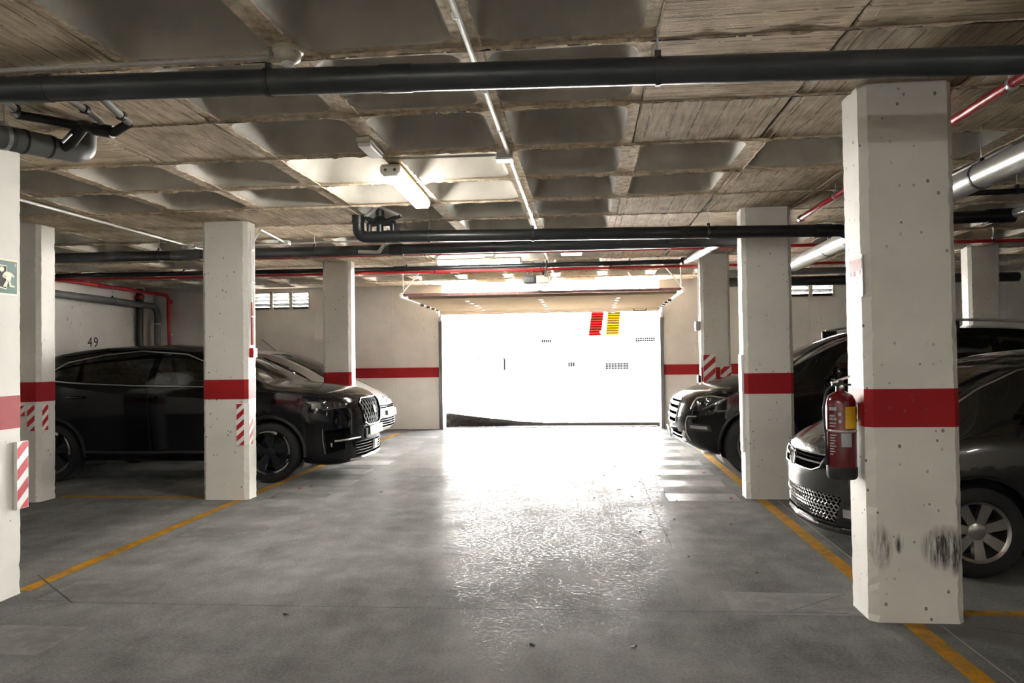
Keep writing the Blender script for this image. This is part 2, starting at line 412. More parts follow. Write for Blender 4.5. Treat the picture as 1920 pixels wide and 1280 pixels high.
for x0, x1 in ((XL + 0.02, DX0 - 0.03), (DX1 + 0.04, XR - 0.02)):
    B().box(x0, x1, YF - 0.0095, YF, 1.04, 1.24).build('painted_band', 'red_paint', wall_front)
for x in (-7.35, -5.52, -3.89, 2.5, 4.3, 6.1, 7.9):
    B().box(x - 0.012, x + 0.012, YF - 0.008, YF, 0, 2.9, 0.003).build('formwork_seam', 'wall_paint', wall_front)
    for z in (0.6, 2.2):
        B().lathe([(0.0, 0), (0.025, 0), (0.028, 0.006)], (x - 0.06, YF - 0.007, z), 'y', 10).build('tie_hole_plug', 'wall_paint', wall_front)
for k, (wx0, wx1, wz0, wz1), nb in ((1, WL, 3), (2, WR, 2)):
    w = tag(B().box(wx0, wx1, YF + 0.04, YF + 0.12, wz0 - 0.001, wz0 + 0.02).box(wx0, wx1, YF + 0.04, YF + 0.12, wz1 - 0.02, wz1)
            .build('window_%d' % k, 'cream_plastic'), 'louvred vent high in the end wall', kind='structure')
    step = (wx1 - wx0) / nb
    for i in range(nb + 1):
        x = wx0 + step * i; B().box(max(wx0, x - 0.035), min(wx1, x + 0.035), YF + 0.02, YF + 0.16, wz0, wz1).build('post', 'cream_plastic', w)
    ns = 5 if k == 1 else 3
    for i in range(nb):
        for j in range(ns):
            z = wz0 + (j + 0.5) * (wz1 - wz0) / ns
            B().obox((wx0 + step * (i + 0.5), YF + 0.09, z), (1, 0, 0), (0, 1, -0.45), (0, 0.45, 1), step / 2 - 0.03, 0.05, 0.010).build('slat', 'dark_steel', w)

# waffle slab: one mesh per kind of cell, shared by all cells
PX, PY, X0, Y0 = 0.86, 0.853, -0.52, 3.41
def rrect(hw, hh, r, n=5):
    pts = []
    for cx, cy, a in ((hw - r, hh - r, 0), (-hw + r, hh - r, 90), (-hw + r, -hh + r, 180), (hw - r, -hh + r, 270)):
        for k in range(n):
            t = math.radians(a + 90 * k / (n - 1)); pts.append((cx + r * math.cos(t), cy + r * math.sin(t)))
    return pts
def coffer_mesh():
    b = B(); hx, hy = PX / 2, PY / 2; rib = 0.062
    loops = [(hx - rib, hy - rib, 0.10, 0.0), (hx - rib - 0.012, hy - rib - 0.012, 0.10, 0.012), (hx - rib - 0.035, hy - rib - 0.035, 0.10, 0.06),
             (hx - rib - 0.095, hy - rib - 0.095, 0.10, 0.20), (hx - rib - 0.125, hy - rib - 0.125, 0.09, 0.235), (hx - rib - 0.17, hy - rib - 0.17, 0.08, 0.25)]
    vs = []; fs = []
    for (a, c, r, z) in loops: vs += [(x, y, z) for x, y in rrect(a, c, r)]
    n = 20
    for i in range(len(loops) - 1):
        for k in range(n): fs.append((i * n + k, i * n + (k + 1) % n, (i + 1) * n + (k + 1) % n, (i + 1) * n + k))
    fs.append(tuple(range((len(loops) - 1) * n, len(loops) * n)))
    b.raw(vs, fs)
    return b
def coffer_frame():
    b = B(); hx, hy = PX / 2, PY / 2; rib = 0.062; ring = rrect(hx - rib, hy - rib, 0.10)
    out = []
    for k, (x, y) in enumerate(ring):
        q = k // 5; cx, cy = ((hx, hy), (-hx, hy), (-hx, -hy), (hx, -hy))[q]
        kk = k % 5
        if kk == 2: out.append((cx, cy))
        elif (kk < 2) == (q % 2 == 0): out.append((cx, y if abs(y) < hy else cy))
        else: out.append((x, cy))
    vs = [(x, y, 0) for x, y in ring] + [(x, y, 0) for x, y in out]
    b.raw(vs, [(k, (k + 1) % 20, 20 + (k + 1) % 20, 20 + k) for k in range(20)])
    return b
cof_me = coffer_mesh().mesh('coffer', 0.9); cof_me.materials.append(MATS['smooth_coffer_concrete'])
frm_me = coffer_frame().mesh('rib_frame'); frm_me.materials.append(MATS['rough_rib_concrete'])
for p in frm_me.polygons: pass
pan_b = B(); hx, hy = PX / 2 - 0.004, PY / 2 - 0.004
pan_b.raw([(-hx, -hy, 0.012), (hx, -hy, 0.012), (hx, hy, 0.012), (-hx, hy, 0.012), (-hx + 0.008, -hy + 0.008, 0), (hx - 0.008, -hy + 0.008, 0), (hx - 0.008, hy - 0.008, 0), (-hx + 0.008, hy - 0.008, 0)],
          [(4, 5, 6, 7), (0, 1, 5, 4), (1, 2, 6, 5), (2, 3, 7, 6), (3, 0, 4, 7)])
pan_me = pan_b.mesh('slab_panel'); pan_me.materials.append(MATS['board_marked_concrete'])
def is_solid(i, j):
    x, y = X0 + PX * (i + 0.5), Y0 + PY * (j + 0.5)
    if j <= -2: row = True
    else: row = j in (-1, 0, 1, 4, 5, 8, 9, 12, 13)
    if -2 <= i <= 0: return y > 14.2
    if j == 2 and i == 2: return False
    if j == 3 and i in (2, 3): return True
    if 1 <= i <= 3 or -6 <= i <= -3: return row
    return row and (i % 4 == 0)
ROT = {}
cells = []; plain_b = B()
inv = cam.matrix_world.inverted()
for i in range(-10, 12):
    for j in range(-10, 14):
        x0, x1, y0, y1 = X0 + PX * i, X0 + PX * (i + 1), Y0 + PY * j, Y0 + PY * (j + 1)
        if x1 < XL or x0 > XR or y1 < YB or y0 > YF: continue
        q = inv @ Vector(((x0 + x1) / 2, (y0 + y1) / 2, ZC))
        near = q.z < -0.6 and abs(q.x / -q.z) < 0.95 and q.y / -q.z < 0.75
        if near and y1 < YF + 0.5 and x0 > XL - 0.4: cells.append((i, j))
        else: plain_b.raw([(x0, y0, ZC), (x1, y0, ZC), (x1, y1, ZC), (x0, y1, ZC)], [(0, 1, 2, 3)])
plain_b.box(XL - T, XR + T, YB - T, YF + T, 3.2, 3.3)
ceiling = tag(plain_b.build('ceiling', 'rough_rib_concrete'), kind='structure')
rnd = random.Random(3)
for (i, j) in cells:
    x, y = X0 + PX * (i + 0.5), Y0 + PY * (j + 0.5)
    def put(name, me, z, rz=0):
        o = bpy.data.objects.new(name, me); C.objects.link(o); o.parent = ceiling; o.location = (x, y, z); o.rotation_euler = (0, 0, rz)
    if is_solid(i, j):
        turn = 0.0 if (i >= 1 and j < 0) or rnd.random() < 0.15 else math.pi / 2
        put('slab_panel', pan_me, ZC - 0.004 - rnd.random() * 0.007, turn)
    else:
        put('coffer', cof_me, ZC); put('rib_frame', frm_me, ZC)
# ridges of leaked mortar along the joints of the moulds
for j in range(-2, 13):
    y = Y0 + PY * j; 
    if not 2.2 < y < 14.3: continue
    xa, xb = max(XL, -0.9 * y - 0.8), min(XR, 0.75 * y + 0.8); n = int((xb - xa) / 0.045); vs = []; fs = []; rr = random.Random(j + 40)
    for k in range(n + 1):
        xx = xa + (xb - xa) * k / n; h = 0.002 + rr.random() ** 2 * 0.015; w = 0.004 + rr.random() * 0.005; dy = (rr.random() - 0.5) * 0.008
        vs += [(xx, y + dy - w, ZC - 0.001), (xx, y + dy, ZC - 0.011 - h), (xx, y + dy + w, ZC - 0.001)]
        if k: a = 3 * (k - 1); fs += [(a, a + 1, a + 4, a + 3), (a + 1, a + 2, a + 5, a + 4)]
    B().raw(vs, fs).build('mortar_ridge', 'rough_rib_concrete', ceiling)
    b = B(); k = 0; q = xa
    while q < xb:
        l = 0.03 + rr.random() * 0.22; w = 0.003 + rr.random() * 0.007; dy = 0.014 + (rr.random() - 0.5) * 0.008
        if rr.random() < 0.75: b.box(q, min(xb, q + l), y + dy - w, y + dy + w, ZC - 0.0125, ZC - 0.004)
        q += l + rr.random() * 0.03
    o = b.build('joint_gap', 'joint_dark', ceiling); o['kind'] = 'stuff'
for i in range(-5, 5):
    x = X0 + PX * i; vs = []; fs = []; rr = random.Random(i + 90); ya = max(2.2, (abs(x) - 0.8) / 0.85); n = int((14.3 - ya) / 0.06)
    for k in range(n + 1):
        yy = ya + (14.3 - ya) * k / n; h = rr.random() ** 2 * 0.010; w = 0.003 + rr.random() * 0.004; dx = (rr.random() - 0.5) * 0.006
        for s in (-1,):
            vs += [(x + 0.06 + dx - w, yy, ZC - 0.001), (x + 0.06 + dx, yy, ZC - 0.006 - h), (x + 0.06 + dx + w, yy, ZC - 0.001)]
        if k: a = 3 * (k - 1); fs += [(a, a + 1, a + 4, a + 3), (a + 1, a + 2, a + 5, a + 4)]
    B().raw(vs, fs).build('mortar_ridge', 'rough_rib_concrete', ceiling)

# columns
def ring_poly(hw, hd, ch): return [(-hw + ch, -hd), (hw - ch, -hd), (hw, -hd + ch), (hw, hd - ch), (hw - ch, hd), (-hw + ch, hd), (-hw, hd - ch), (-hw, -hd + ch)]
def column(x0, x1, y0, y1, label, mat='column_paint', band=(1.04, 1.245)):
    cx, cy = (x0 + x1) / 2, (y0 + y1) / 2; hw, hd = (x1 - x0) / 2, (y1 - y0) / 2
    p = ring_poly(hw, hd, 0.035); rr = random.Random(int(cx * 100 + cy * 10)); b = B()
    def shaft(z0, z1):
        n = max(2, int((z1 - z0) / 0.035)); vs = []
        for q in range(n + 1):
            z = z0 + (z1 - z0) * q / n; edge = min(q, n - q)
            for (x, y) in p:
                g = (0.0022 * rr.random() + (0.010 * rr.random() ** 6) + (0.012 * rr.random() ** 3 if z < 0.25 else 0)) * (1 if edge else 0.0)
                if abs(abs(y) - hd) < 1e-6: x -= math.copysign(g, x)      # only the arris wanders, the faces stay flat
                else: y -= math.copysign(g, y)
                vs.append((x, y, z))
        m = len(p); fs = [tuple(range(m))[::-1], tuple(range(n * m, n * m + m))]
        for q in range(n):
            for k in range(m): fs.append((q * m + k, q * m + (k + 1) % m, (q + 1) * m + (k + 1) % m, (q + 1) * m + k))
        b.raw(vs, fs)
    shaft(0, band[0]); shaft(band[1], ZC + 0.02)
    o = b.build('concrete_column', mat); o.location = (cx, cy, 0)
    r = B().prism(ring_poly(hw + 0.0006, hd + 0.0006, 0.035), 'z', band[0], band[1]).build('painted_band', 'red_paint', o, local=True)
    r['label'] = 'red painted band round the column'
    return tag(o, label, 'column', 'square concrete columns with red bands', 'structure')
col_R1 = column(1.50, 1.985, 4.15, 4.46, 'near column with black tyre scuffs and the fire extinguisher hung on it', 'column_paint_scuffed')
col_R2 = column(1.57, 2.05, 7.54, 7.80, 'column in front of the black off-roader with a tall edge guard')
col_R3 = column(1.68, 2.10, 10.95, 11.2, 'far column with an upright and a flat hazard plate by the open door')
col_R4 = column(5.38, 5.80, 10.95, 11.2, 'far column beyond the roof of the black off-roader')
col_L1 = column(-4.03, -3.56, 4.10, 4.39, 'near column that carries the green exit sign')
col_L2 = column(-6.12, -5.66, 7.18, 7.45, 'column behind the tail of the black crossover')
col_L3 = column(-3.98, -3.49, 7.36, 7.60, 'column before the front wheel of the black crossover with two conduits')
col_L4 = column(-3.88, -3.45, 10.66, 10.9, 'column between the black crossover and the silver car')

# floor paint and joints (parts of the floor)
def fpoly(name, pts, mat, z=0.0015):
    return B().raw([(x, y, z) for x, y in pts], [tuple(range(len(pts)))]).build(name, mat, floor)
def frect(name, x0, x1, y0, y1, mat, z=0.0015): return fpoly(name, [(x0, y0), (x1, y0), (x1, y1), (x0, y1)], mat, z)
for y0, y1 in ((4.40, 7.355), (7.61, 10.65), (10.91, 13.9), (-2, 4.09)): frect('yellow_line', -3.63, -3.53, y0, y1, 'yellow_line_paint')
for y0, y1 in ((4.43, 7.53), (7.81, 10.94), (11.21, 14.0), (-2, 4.14)): frect('yellow_line', 1.655, 1.755, y0, y1, 'yellow_line_paint')
for x0, x1, y in ((-5.65, -3.99, 7.44), (-8.6, -3.9, 10.78), (-8.6, -4.05, 4.25)): frect('yellow_line', x0, x1, y, y + 0.09, 'yellow_line_paint', 0.0012)
for x0, x1, y in ((2.0, 6.6, 4.28), (2.07, 6.6, 7.64), (2.12, 5.3, 11.05)): frect('yellow_line', x0, x1, y, y + 0.09, 'yellow_line_paint', 0.0012)
for k in range(-1, 12):
    y = 4.24 + 0.80 * k
    if k not in (1,): frect('walkway_stripe', -3.36, -2.72 + 0.05 * math.sin(k * 3), y, y + 0.385, 'faded_white_paint', 0.001)
for k in range(0, 13):
    y = 4.24 + 0.80 * k
    if k not in (1, 2, 3): frect('walkway_stripe', 0.80, 1.50, y, y + 0.385, 'faded_white_paint', 0.001)
def fline(pts, w, mat): 
    for (a, c) in zip(pts[:-1], pts[1:]):
        a, c = Vector(a), Vector(c); d = (c - a).normalized(); n = Vector((-d.y, d.x)) * w / 2
        fpoly('floor_joint', [a - n, c - n, c + n, a + n], mat, 0.0022)
fline([(-3.74, 4.73), (-3.10, 4.20)], 0.012, 'joint_dark'); fline([(-3.10, 4.20), (-0.6, 4.235), (1.42, 4.28), (1.5, 4.2)], 0.006, 'joint_dark')
fline([(-3.34, 3.93), (-3.10, 4.20)], 0.005, 'joint_dark'); fline([(1.11, 4.29), (1.52, 4.62)], 0.005, 'joint_dark')
fline([(0.62, 5.6), (0.62, 14.5)], 0.008, 'joint_dark'); fline([(-3.1, 7.9), (1.5, 7.95)], 0.006, 'joint_dark'); fline([(2.0, 4.1), (4.5, 3.1)], 0.006, 'joint_dark')
fline([(1.85, 7.45), (1.82, 4.45)], 0.008, 'joint_pale'); fline([(1.84, 4.1), (1.84, 2.2)], 0.008, 'joint_pale')

# ------------------------------------------------------------------ outside
street = tag(B().raw([(-40, YF + T, -0.001), (40, YF + T, -0.001), (40, 16.0, -0.001), (-40, 16.0, -0.001)], [(0, 1, 2, 3)]).build('shaded_street_edge', 'asphalt'), kind='structure')  # strip coloured dark to stand in for the building's shadow
street2 = tag(B().raw([(-40, 16.0, 0.0), (40, 16.0, 0.0), (40, 40, 0.0), (-40, 40, 0.0)], [(0, 1, 2, 3)]).build('street', 'pavement'), kind='structure')
# low asphalt hump on the left of the exit
nx, ny = 24, 10; vs = []; fs = []; rr = random.Random(5)
for a in range(nx + 1):
    for c in range(ny + 1):
        x = -4.4 + 4.0 * a / nx; y = 15.1 + 1.0 * c / ny
        z = max(0.0, 0.24 * (1 - max(0, (x + 2.9)) / 1.9)) if x > -2.9 else 0.24
        z = z * math.sin(math.pi * c / ny) ** 0.6 + rr.random() * 0.012 * (z > 0) - 0.002
        vs.append((x, y, z))
for a in range(nx):
    for c in range(ny): i = a * (ny + 1) + c; fs.append((i, i + ny + 1, i + ny + 2, i + 1))
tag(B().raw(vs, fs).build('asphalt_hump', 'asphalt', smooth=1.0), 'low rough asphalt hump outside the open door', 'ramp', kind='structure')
gr = thing('drain_grate', 'dark drain grate across the threshold of the open door', 'grate', (-0.7, 15.05, 0))
B().box(DX0 + 0.05, DX1 - 0.05, 14.97, 14.99, -0.03, 0.012).box(DX0 + 0.05, DX1 - 0.05, 15.11, 15.13, -0.03, 0.012).build('frame', 'dark_steel', gr)
for k in range(70):
    x = DX0 + 0.08 + k * 0.06
    if x < DX1 - 0.1: B().box(x, x + 0.03, 14.99, 15.11, -0.01, 0.01).build('bar', 'iron_black', gr)
fac = tag(B().box(-24, 24, 26, 26.4, 0, 7.5).build('facade', 'outer_plaster', origin=(0, 26, 0)), 'white sunlit house front across the street', 'building', kind='structure')
def grille(x0, x1, z0, z1, nb, nh, label):
    """dark panes between pale bars"""
    w = thing('barred_window', label, 'window', ((x0 + x1) / 2, 26, z0)); px, pz = (x1 - x0) / nb, (z1 - z0) / nh
    B().box(x0 - 0.04, x1 + 0.04, 25.93, 26.0, z0 - 0.06, z0 - 0.02).build('sill', 'outer_plaster', w)
    for a in range(nb):
        for c in range(nh): B().box(x0 + px * a + px * 0.06, x0 + px * (a + 1) - px * 0.06, 25.965, 26.0, z0 + pz * c + pz * 0.06, z0 + pz * (c + 1) - pz * 0.06).build('pane', 'iron_black', w)
grille(-0.61, -0.37, 1.03, 1.22, 3, 1, 'small barred opening in the middle of the white house front')
grille(0.69, 1.50, 0.93, 1.17, 8, 3, 'wide barred window low on the white house front below the coloured shutters')
grille(-1.53, -1.17, 1.90, 2.02, 5, 1, 'small barred vent high on the white house front')
grille(1.74, 2.42, 1.88, 2.03, 9, 2, 'barred window at the edge of the door, high on the white house front')
wf = thing('window_recess', 'window with a dark thin top and side edge on the white house front', 'window', (-3.3, 26, 0.9))
for k in range(13): B().box(-3.77 + k * 0.073, -3.712 + k * 0.073, 25.93, 25.97, 1.34, 1.385).build('head_tile', 'iron_black', wf)
B().box(-2.87, -2.81, 25.93, 25.99, 0.95, 1.38).build('side_edge', 'iron_black', wf); B().box(-3.78, -3.765, 25.93, 25.99, 0.95, 1.36).build('side_edge', 'galvanised_steel', wf)
wf = thing('window_recess', 'faint pale-edged window beside the dark-edged one on the white house front', 'window', (-2.0, 26, 0.9))
for k in range(15): B().box(-2.33 + k * 0.046, -2.30 + k * 0.046, 25.95, 25.985, 1.33, 1.36).build('head_tile', 'galvanised_steel', wf)
B().box(-1.66, -1.64, 25.95, 25.99, 1.05, 1.35).build('side_edge', 'galvanised_steel', wf)
for nm, mt, top, bot, zb, lab in (('roller_shutter', 'shutter_red', (0.24, 0.68), (0.13, 0.56), 2.11, 'red slatted sun blind hanging on the white house front'),
                                 ('roller_shutter', 'shutter_yellow', (0.80, 1.25), (0.73, 1.17), 2.13, 'yellow slatted sun blind hanging on the white house front')):
    t = thing(nm, lab, 'blind', ((top[0] + top[1]) / 2, 25.9, zb)); n = 16; zt = 3.5
    sl = (top[0] - bot[0]) / (2.9 - 2.12)
    B().box(bot[0] + sl * 1.37 - 0.02, bot[1] + sl * 1.37 + 0.02, 25.78, 26.0, 3.5, 3.62, 0.01).build('head_box', mt, t)
    for k in range(n):
        za, zz = zb + (zt - zb) * k / n, zb + (zt - zb) * (k + 1.06) / n
        xa, xb = bot[0] + sl * (za - zb), bot[1] + sl * (za - zb)
        if mt == 'shutter_red' and k in (1,): xb -= 0.06
        if k: B().box(xa + 0.01, xb - 0.01, 25.785, 25.80, za - 0.014, za + 0.014).build('slat_gap_shade', 'iron_black', t)  # black strips paint in the shade between slats
        B().raw([(xa, 25.80, za), (xb, 25.80, za), (xb, 25.83, za + 0.01), (xa, 25.83, za + 0.01), (xa, 25.84, zz), (xb, 25.84, zz), (xb, 25.86, zz), (xa, 25.86, zz)],
                [(0, 1, 5, 4), (1, 2, 6, 5), (2, 3, 7, 6), (3, 0, 4, 7), (4, 5, 6, 7), (3, 2, 1, 0)]).build('slat', mt, t)

# ------------------------------------------------------------------ the raised sectional door
dr = tag(thing('door_1', 'raised sectional garage door with pale ribbed panels', None, (-0.7, 14.4, 2.3)), kind='structure')
# path of the panel string: tilted bottom leaf, then flat under the ceiling
path = [(14.60, 2.31), (14.22, 2.375), (13.75, 2.395), (13.25, 2.40), (12.75, 2.405), (12.25, 2.41), (11.72, 2.415)]
for (ya, za), (yb, zb) in zip(path[:-1], path[1:]):
    d = Vector((0, yb - ya, zb - za)); ln = d.length; d.normalize(); n = Vector((0, d.z, -d.y))
    if n.z > 0: n = -n
    b = B(); c = Vector(((DX0 + DX1) / 2, (ya + yb) / 2, (za + zb) / 2)); hw = (DX1 - DX0) / 2 - 0.02
    b.obox(c, (1, 0, 0), d, n, hw, ln / 2 - 0.004, 0.018)
    leaf = b.build('door_leaf', 'door_panel_paint', dr)
    for k in range(5):
        q = c + d * (ln * ((k + 0.5) / 5 - 0.5)) + n * 0.021
        B().obox(q, (1, 0, 0), d, n, hw - 0.01, ln * 0.05, 0.011, 0.003).build('rib', 'door_panel_paint', leaf)
    for x in (-1.95, -0.72, 0.55):
        q = Vector((x, ya, za)) + n * 0.03; B().obox(q, (1, 0, 0), d, n, 0.028, 0.035, 0.006).build('hinge', 'black_plastic', leaf)
hd = B().tube(bend([(0.93, 14.40, 2.335), (0.95, 14.38, 2.28), (1.17, 14.38, 2.28), (1.19, 14.40, 2.335)], 0.03), 0.012, 8).build('handle', 'black_plastic', dr, smooth=0.7)
for sx in (-1, 1):
    x = DX0 - 0.03 if sx < 0 else DX1 + 0.03
    tr = B().box(x - 0.03, x + 0.03, YF - 0.075, YF - 0.06, 0.0, 2.2).box(x - 0.035, x - 0.028, YF - 0.075, YF - 0.005, 0, 2.2).box(x + 0.028, x + 0.035, YF - 0.075, YF - 0.005, 0, 2.2)
    tr.build('upright_track', 'grey_pvc', dr)
    arc = [(x + sx * 0.02, YF - 0.07, 2.2)] + [(x + sx * 0.02, YF - 0.07 - 0.3 * (1 - math.cos(t)), 2.2 + 0.21 * math.sin(t)) for t in np.linspace(0.2, math.pi / 2, 8)] + [(x + sx * 0.02, 11.55, 2.43)]
    B().tube(arc, 0.028, 6).build('curved_track', 'white_plastic', dr)
    B().box(x + sx * 0.02 - 0.02, x + sx * 0.02 + 0.02, 11.5, 14.3, 2.455, 2.47).build('track_angle', 'white_plastic', dr)
    for y in (14.2, 13.75, 13.3, 12.8):
        B().box(x - sx * 0.05 - 0.035, x - sx * 0.05 + 0.035, y - 0.03, y + 0.03, 2.34, 2.39, 0.006).build('roller_bracket', 'dark_steel', dr)
    B().tube([(x, 11.62, 2.46), (x, 11.62, ZC)], 0.011, 6).tube([(x, 11.62, 2.50), (x - sx * 0.32 if sx > 0 else x + 0.36, 11.62, ZC)], 0.011, 6).build('hanger', 'white_plastic', dr)
    B().box(x - 0.03, x + 0.03, YF - 0.10, YF - 0.02, 2.16, 2.28, 0.005).build('bearing_bracket', 'galvanised_steel', dr)
B().tube([(1.10, 13.2, 2.43), (0.78, 13.2, ZC)], 0.012, 6).build('hanger', 'white_plastic', dr)
B().box(DX0 - 0.06, DX1 + 0.06, 11.60, 11.70, 2.425, 2.468, 0.004).build('end_rail', 'rust_steel', dr)
op = thing('door_operator', 'grey electric door motor with looped cable above the raised door', 'motor', (-0.72, 11.4, 2.57))
B().box(-0.93, -0.74, 11.3, 11.55, 2.56, 2.68, 0.02).build('housing', 'dark_steel', op); B().box(-0.735, -0.53, 11.32, 11.55, 2.56, 2.68, 0.015).build('cover', 'cream_plastic', op)
B().box(-0.88, -0.52, 11.34, 11.5, 2.53, 2.558, 0.008).build('lamp_lens', 'white_plastic', op)
B().tube([(-0.78, 11.42, 2.68), (-0.78, 11.42, ZC)], 0.008, 6).tube([(-0.62, 11.42, 2.68), (-0.62, 11.42, ZC)], 0.008, 6).build('hanger', 'dark_steel', op)
B().tube(bend([(-0.86, 11.4, 2.68), (-0.90, 11.4, 2.82), (-0.78, 11.4, 2.87), (-0.66, 11.4, 2.80), (-0.62, 11.4, 2.68)], 0.06), 0.007, 6).build('cable', 'black_plastic', op, smooth=0.8)
B().tube(bend([(-0.60, 11.36, 2.66), (-0.57, 11.17, 2.70), (-0.56, 11.16, 2.80), (-0.56, 11.16, ZC - 0.005)], 0.06), 0.014, 8).build('conduit', 'dark_steel', op, smooth=0.8)
B().tube([(-0.7, 11.66, 2.53), (-0.7, 11.66, 2.44)], 0.01, 6).box(-0.74, -0.66, 11.63, 11.69, 2.47, 2.49).build('pull_arm', 'galvanised_steel', op)

# ------------------------------------------------------------------ fluorescent lamps
def batten(loc, rz, label, lit='tube_light', length=1.26):
    t = thing('fluorescent_lamp', label, 'lamp', loc, rz, 'tube lamps on the ceiling')
    h = length / 2
    B().box(-0.075, 0.075, -h, h, -0.035, 0.0, 0.012).build('housing', 'cream_plastic', t, local=True)
    prof = [(-0.072, -0.034), (-0.070, -0.06), (-0.05, -0.085), (0.05, -0.085), (0.070, -0.06), (0.072, -0.034)]
    B().prism(prof, 'y', -h + 0.03, h - 0.03).build('diffuser', lit, t, local=True)
    for s in (-1, 1):
        B().prism([(-0.076, -0.02), (-0.074, -0.06), (-0.052, -0.088), (0.052, -0.088), (0.074, -0.06), (0.076, -0.02)], 'y', s * (h - 0.03), s * h).build('end_cap', 'white_plastic', t, local=True)
    for x in (-0.035, 0.035): B().lathe([(0, -h - 0.004), (0.012, -h - 0.004), (0.012, -h + 0.01)], (x, 0, -0.045), 'y', 10).build('gland', 'grey_pvc', t, local=True)
    return t
batten((-1.44, 5.98, ZC - 0.012), 0.03, 'lit tube lamp running along the rib above the drive lane')
batten((-1.53, 10.72, ZC - 0.012), math.pi / 2, 'lit tube lamp set crosswise before the raised door')
for (x, y), lab in (((-1.44, 0.3), 'added unseen fill lamp above the lane over the viewpoint'), ((-1.44, -3.4), 'added unseen fill lamp above the lane by the back wall'),
                    ((4.4, -2.0), 'added unseen fill lamp over the rear bays on the extinguisher side'), ((-6.2, -2.0), 'added unseen fill lamp over the rear bays on the exit-sign side')):
    batten((x, y, ZC - 0.012), 0.0, lab)  # unseen lamps added to brighten the column fronts

# ------------------------------------------------------------------ cars
def pchip(keys):
    xs = np.array([k[0] for k in keys], float); ys = np.array([k[1] for k in keys], float)
    h = np.diff(xs); d = np.diff(ys) / h; m = np.zeros(len(xs)); m[0], m[-1] = d[0], d[-1]
    for i in range(1, len(xs) - 1):
        m[i] = 0 if d[i - 1] * d[i] <= 0 else 2 * d[i - 1] * d[i] / (d[i - 1] + d[i])
    def f(x):
        x = min(max(x, xs[0]), xs[-1]); i = min(max(int(np.searchsorted(xs, x)) - 1, 0), len(h) - 1); t = (x - xs[i]) / h[i]
        return ((2 * t ** 3 - 3 * t * t + 1) * ys[i] + (t ** 3 - 2 * t * t + t) * h[i] * m[i] + (-2 * t ** 3 + 3 * t * t) * ys[i + 1] + (t ** 3 - t * t) * h[i] * m[i + 1])
    return f
class Car:
    def __init__(s, name, label, loc, rz, L, keys, sweep, paint, glass, rear_glass='privacy_glass'):
        s.t = thing(name, label, 'car', loc, rz); s.L = L; s.paint = paint; s.k = {a: pchip(b) for a, b in keys.items()}; s.sweep = sweep; s.glass = glass
        s.bm = bmesh.new(); s.shell(); s.bvh = BVHTree.FromBMesh(s.bm)
    def section(s, u):
        k = s.k; zb, zs, zt, w, tw = k['zb'](u), k['zs'](u), k['zt'](u), k['w'](u), k['tw'](u); fr = k['fr'](u)
        ze = zs + fr * (zt - zs); ws = w * k['shw'](u) if 'shw' in k else w * 0.955
        p = [(0, zb), (0.5 * w, zb), (0.80 * w, zb + 0.004), (0.90 * w, zb + 0.02), (0.945 * w, zb + 0.05)]
        zl = zb + 0.09; n = 9
        for i in range(n):
            q = i / (n - 1); z = zl + (zs - 0.035 - zl) * q
            y = w * (1 - 0.035 * (abs(q - 0.55) / 0.55) ** 2.2)
            if q > 0.8: y = min(y, w * 0.985)
            # a crease along the flank
            y += 0.006 * math.exp(-((q - 0.72) / 0.08) ** 2) * w - 0.012 * math.exp(-((q - 0.35) / 0.2) ** 2) * w
            p.append((y, z))
        p += [(ws + (w * 0.965 - ws) * 0.55, zs - 0.012), (ws, zs)]
        n = 8
        for i in range(1, n + 1):
            q = i / n; y = ws + (tw - ws) * q; z = zs + (ze - zs) * q
            y += 0.045 * (ws - tw) * math.sin(math.pi * q) * 2
            p.append((y, z))
        n = 9
        for i in range(1, n + 1):
            q = i / n; y = tw * (1 - q); z = zt - (zt - ze) * (1 - q) ** 2.0
            if i == n: z = zt
            p.append((y, z))
        return p
    def warp(s, u, y, z):
        Wm = s.k['w'](s.L * 0.5); a = min(1.2, abs(y) / Wm)
        f = max(0.0, 1 - u / 1.25); g = max(0.0, 1 - (s.L - u) / 1.2)
        return (u + s.sweep * a ** 2.3 * f ** 1.3 - 0.22 * a ** 2.3 * g ** 1.3, y, z)
    def shell(s):
        us = np.unique(np.concatenate([np.array([0, .012, .03, .055, .085, .12, .16, .21, .27, .34, .42]), np.arange(.5, s.L - .3, .075), s.L - np.array([.3, .22, .15, .1, .06, .03, .01, 0])]))
        rings = []
        def add(sec, u):
            r = [s.bm.verts.new(s.warp(u, y, z)) for y, z in sec]; l = [s.bm.verts.new(s.warp(u, -y, z)) for y, z in sec[1:-1]]
            rings.append(r + l[::-1])
        def shrink(sec, q):
            zc = (sec[0][1] + sec[-1][1]) / 2; return [(y * q, zc + (z - zc) * q) for y, z in sec]
        s0, s1 = s.section(us[0]), s.section(us[-1])
        for q in (0.04, 0.3, 0.55, 0.78, 0.93): add(shrink(s0, q), us[0] - 0.012 * (1 - q * q))
        for u in us: add(s.section(u), u)
        for q in (0.9, 0.6, 0.3, 0.05): add(shrink(s1, q), us[-1] + 0.01 * (1 - q * q))
        for a, b in zip(rings[:-1], rings[1:]):
            n = len(a)
            for i in range(n): s.bm.faces.new((a[i], a[(i + 1) % n], b[(i + 1) % n], b[i]))
        s.bm.faces.new(rings[0][::-1]); s.bm.faces.new(rings[-1])
        bmesh.ops.recalc_face_normals(s.bm, faces=s.bm.faces); s.bm.normal_update()
        for f in s.bm.faces: f.smooth = True
    def frame(s, axis):
        """2D basis and viewing direction of a projection"""
        if axis == 's': return Vector((1, 0, 0)), Vector((0, 0, 1)), Vector((0, 1, 0))
        if axis == 'f': return Vector((0, 1, 0)), Vector((0, 0, 1)), Vector((1, 0, 0))
        return axis
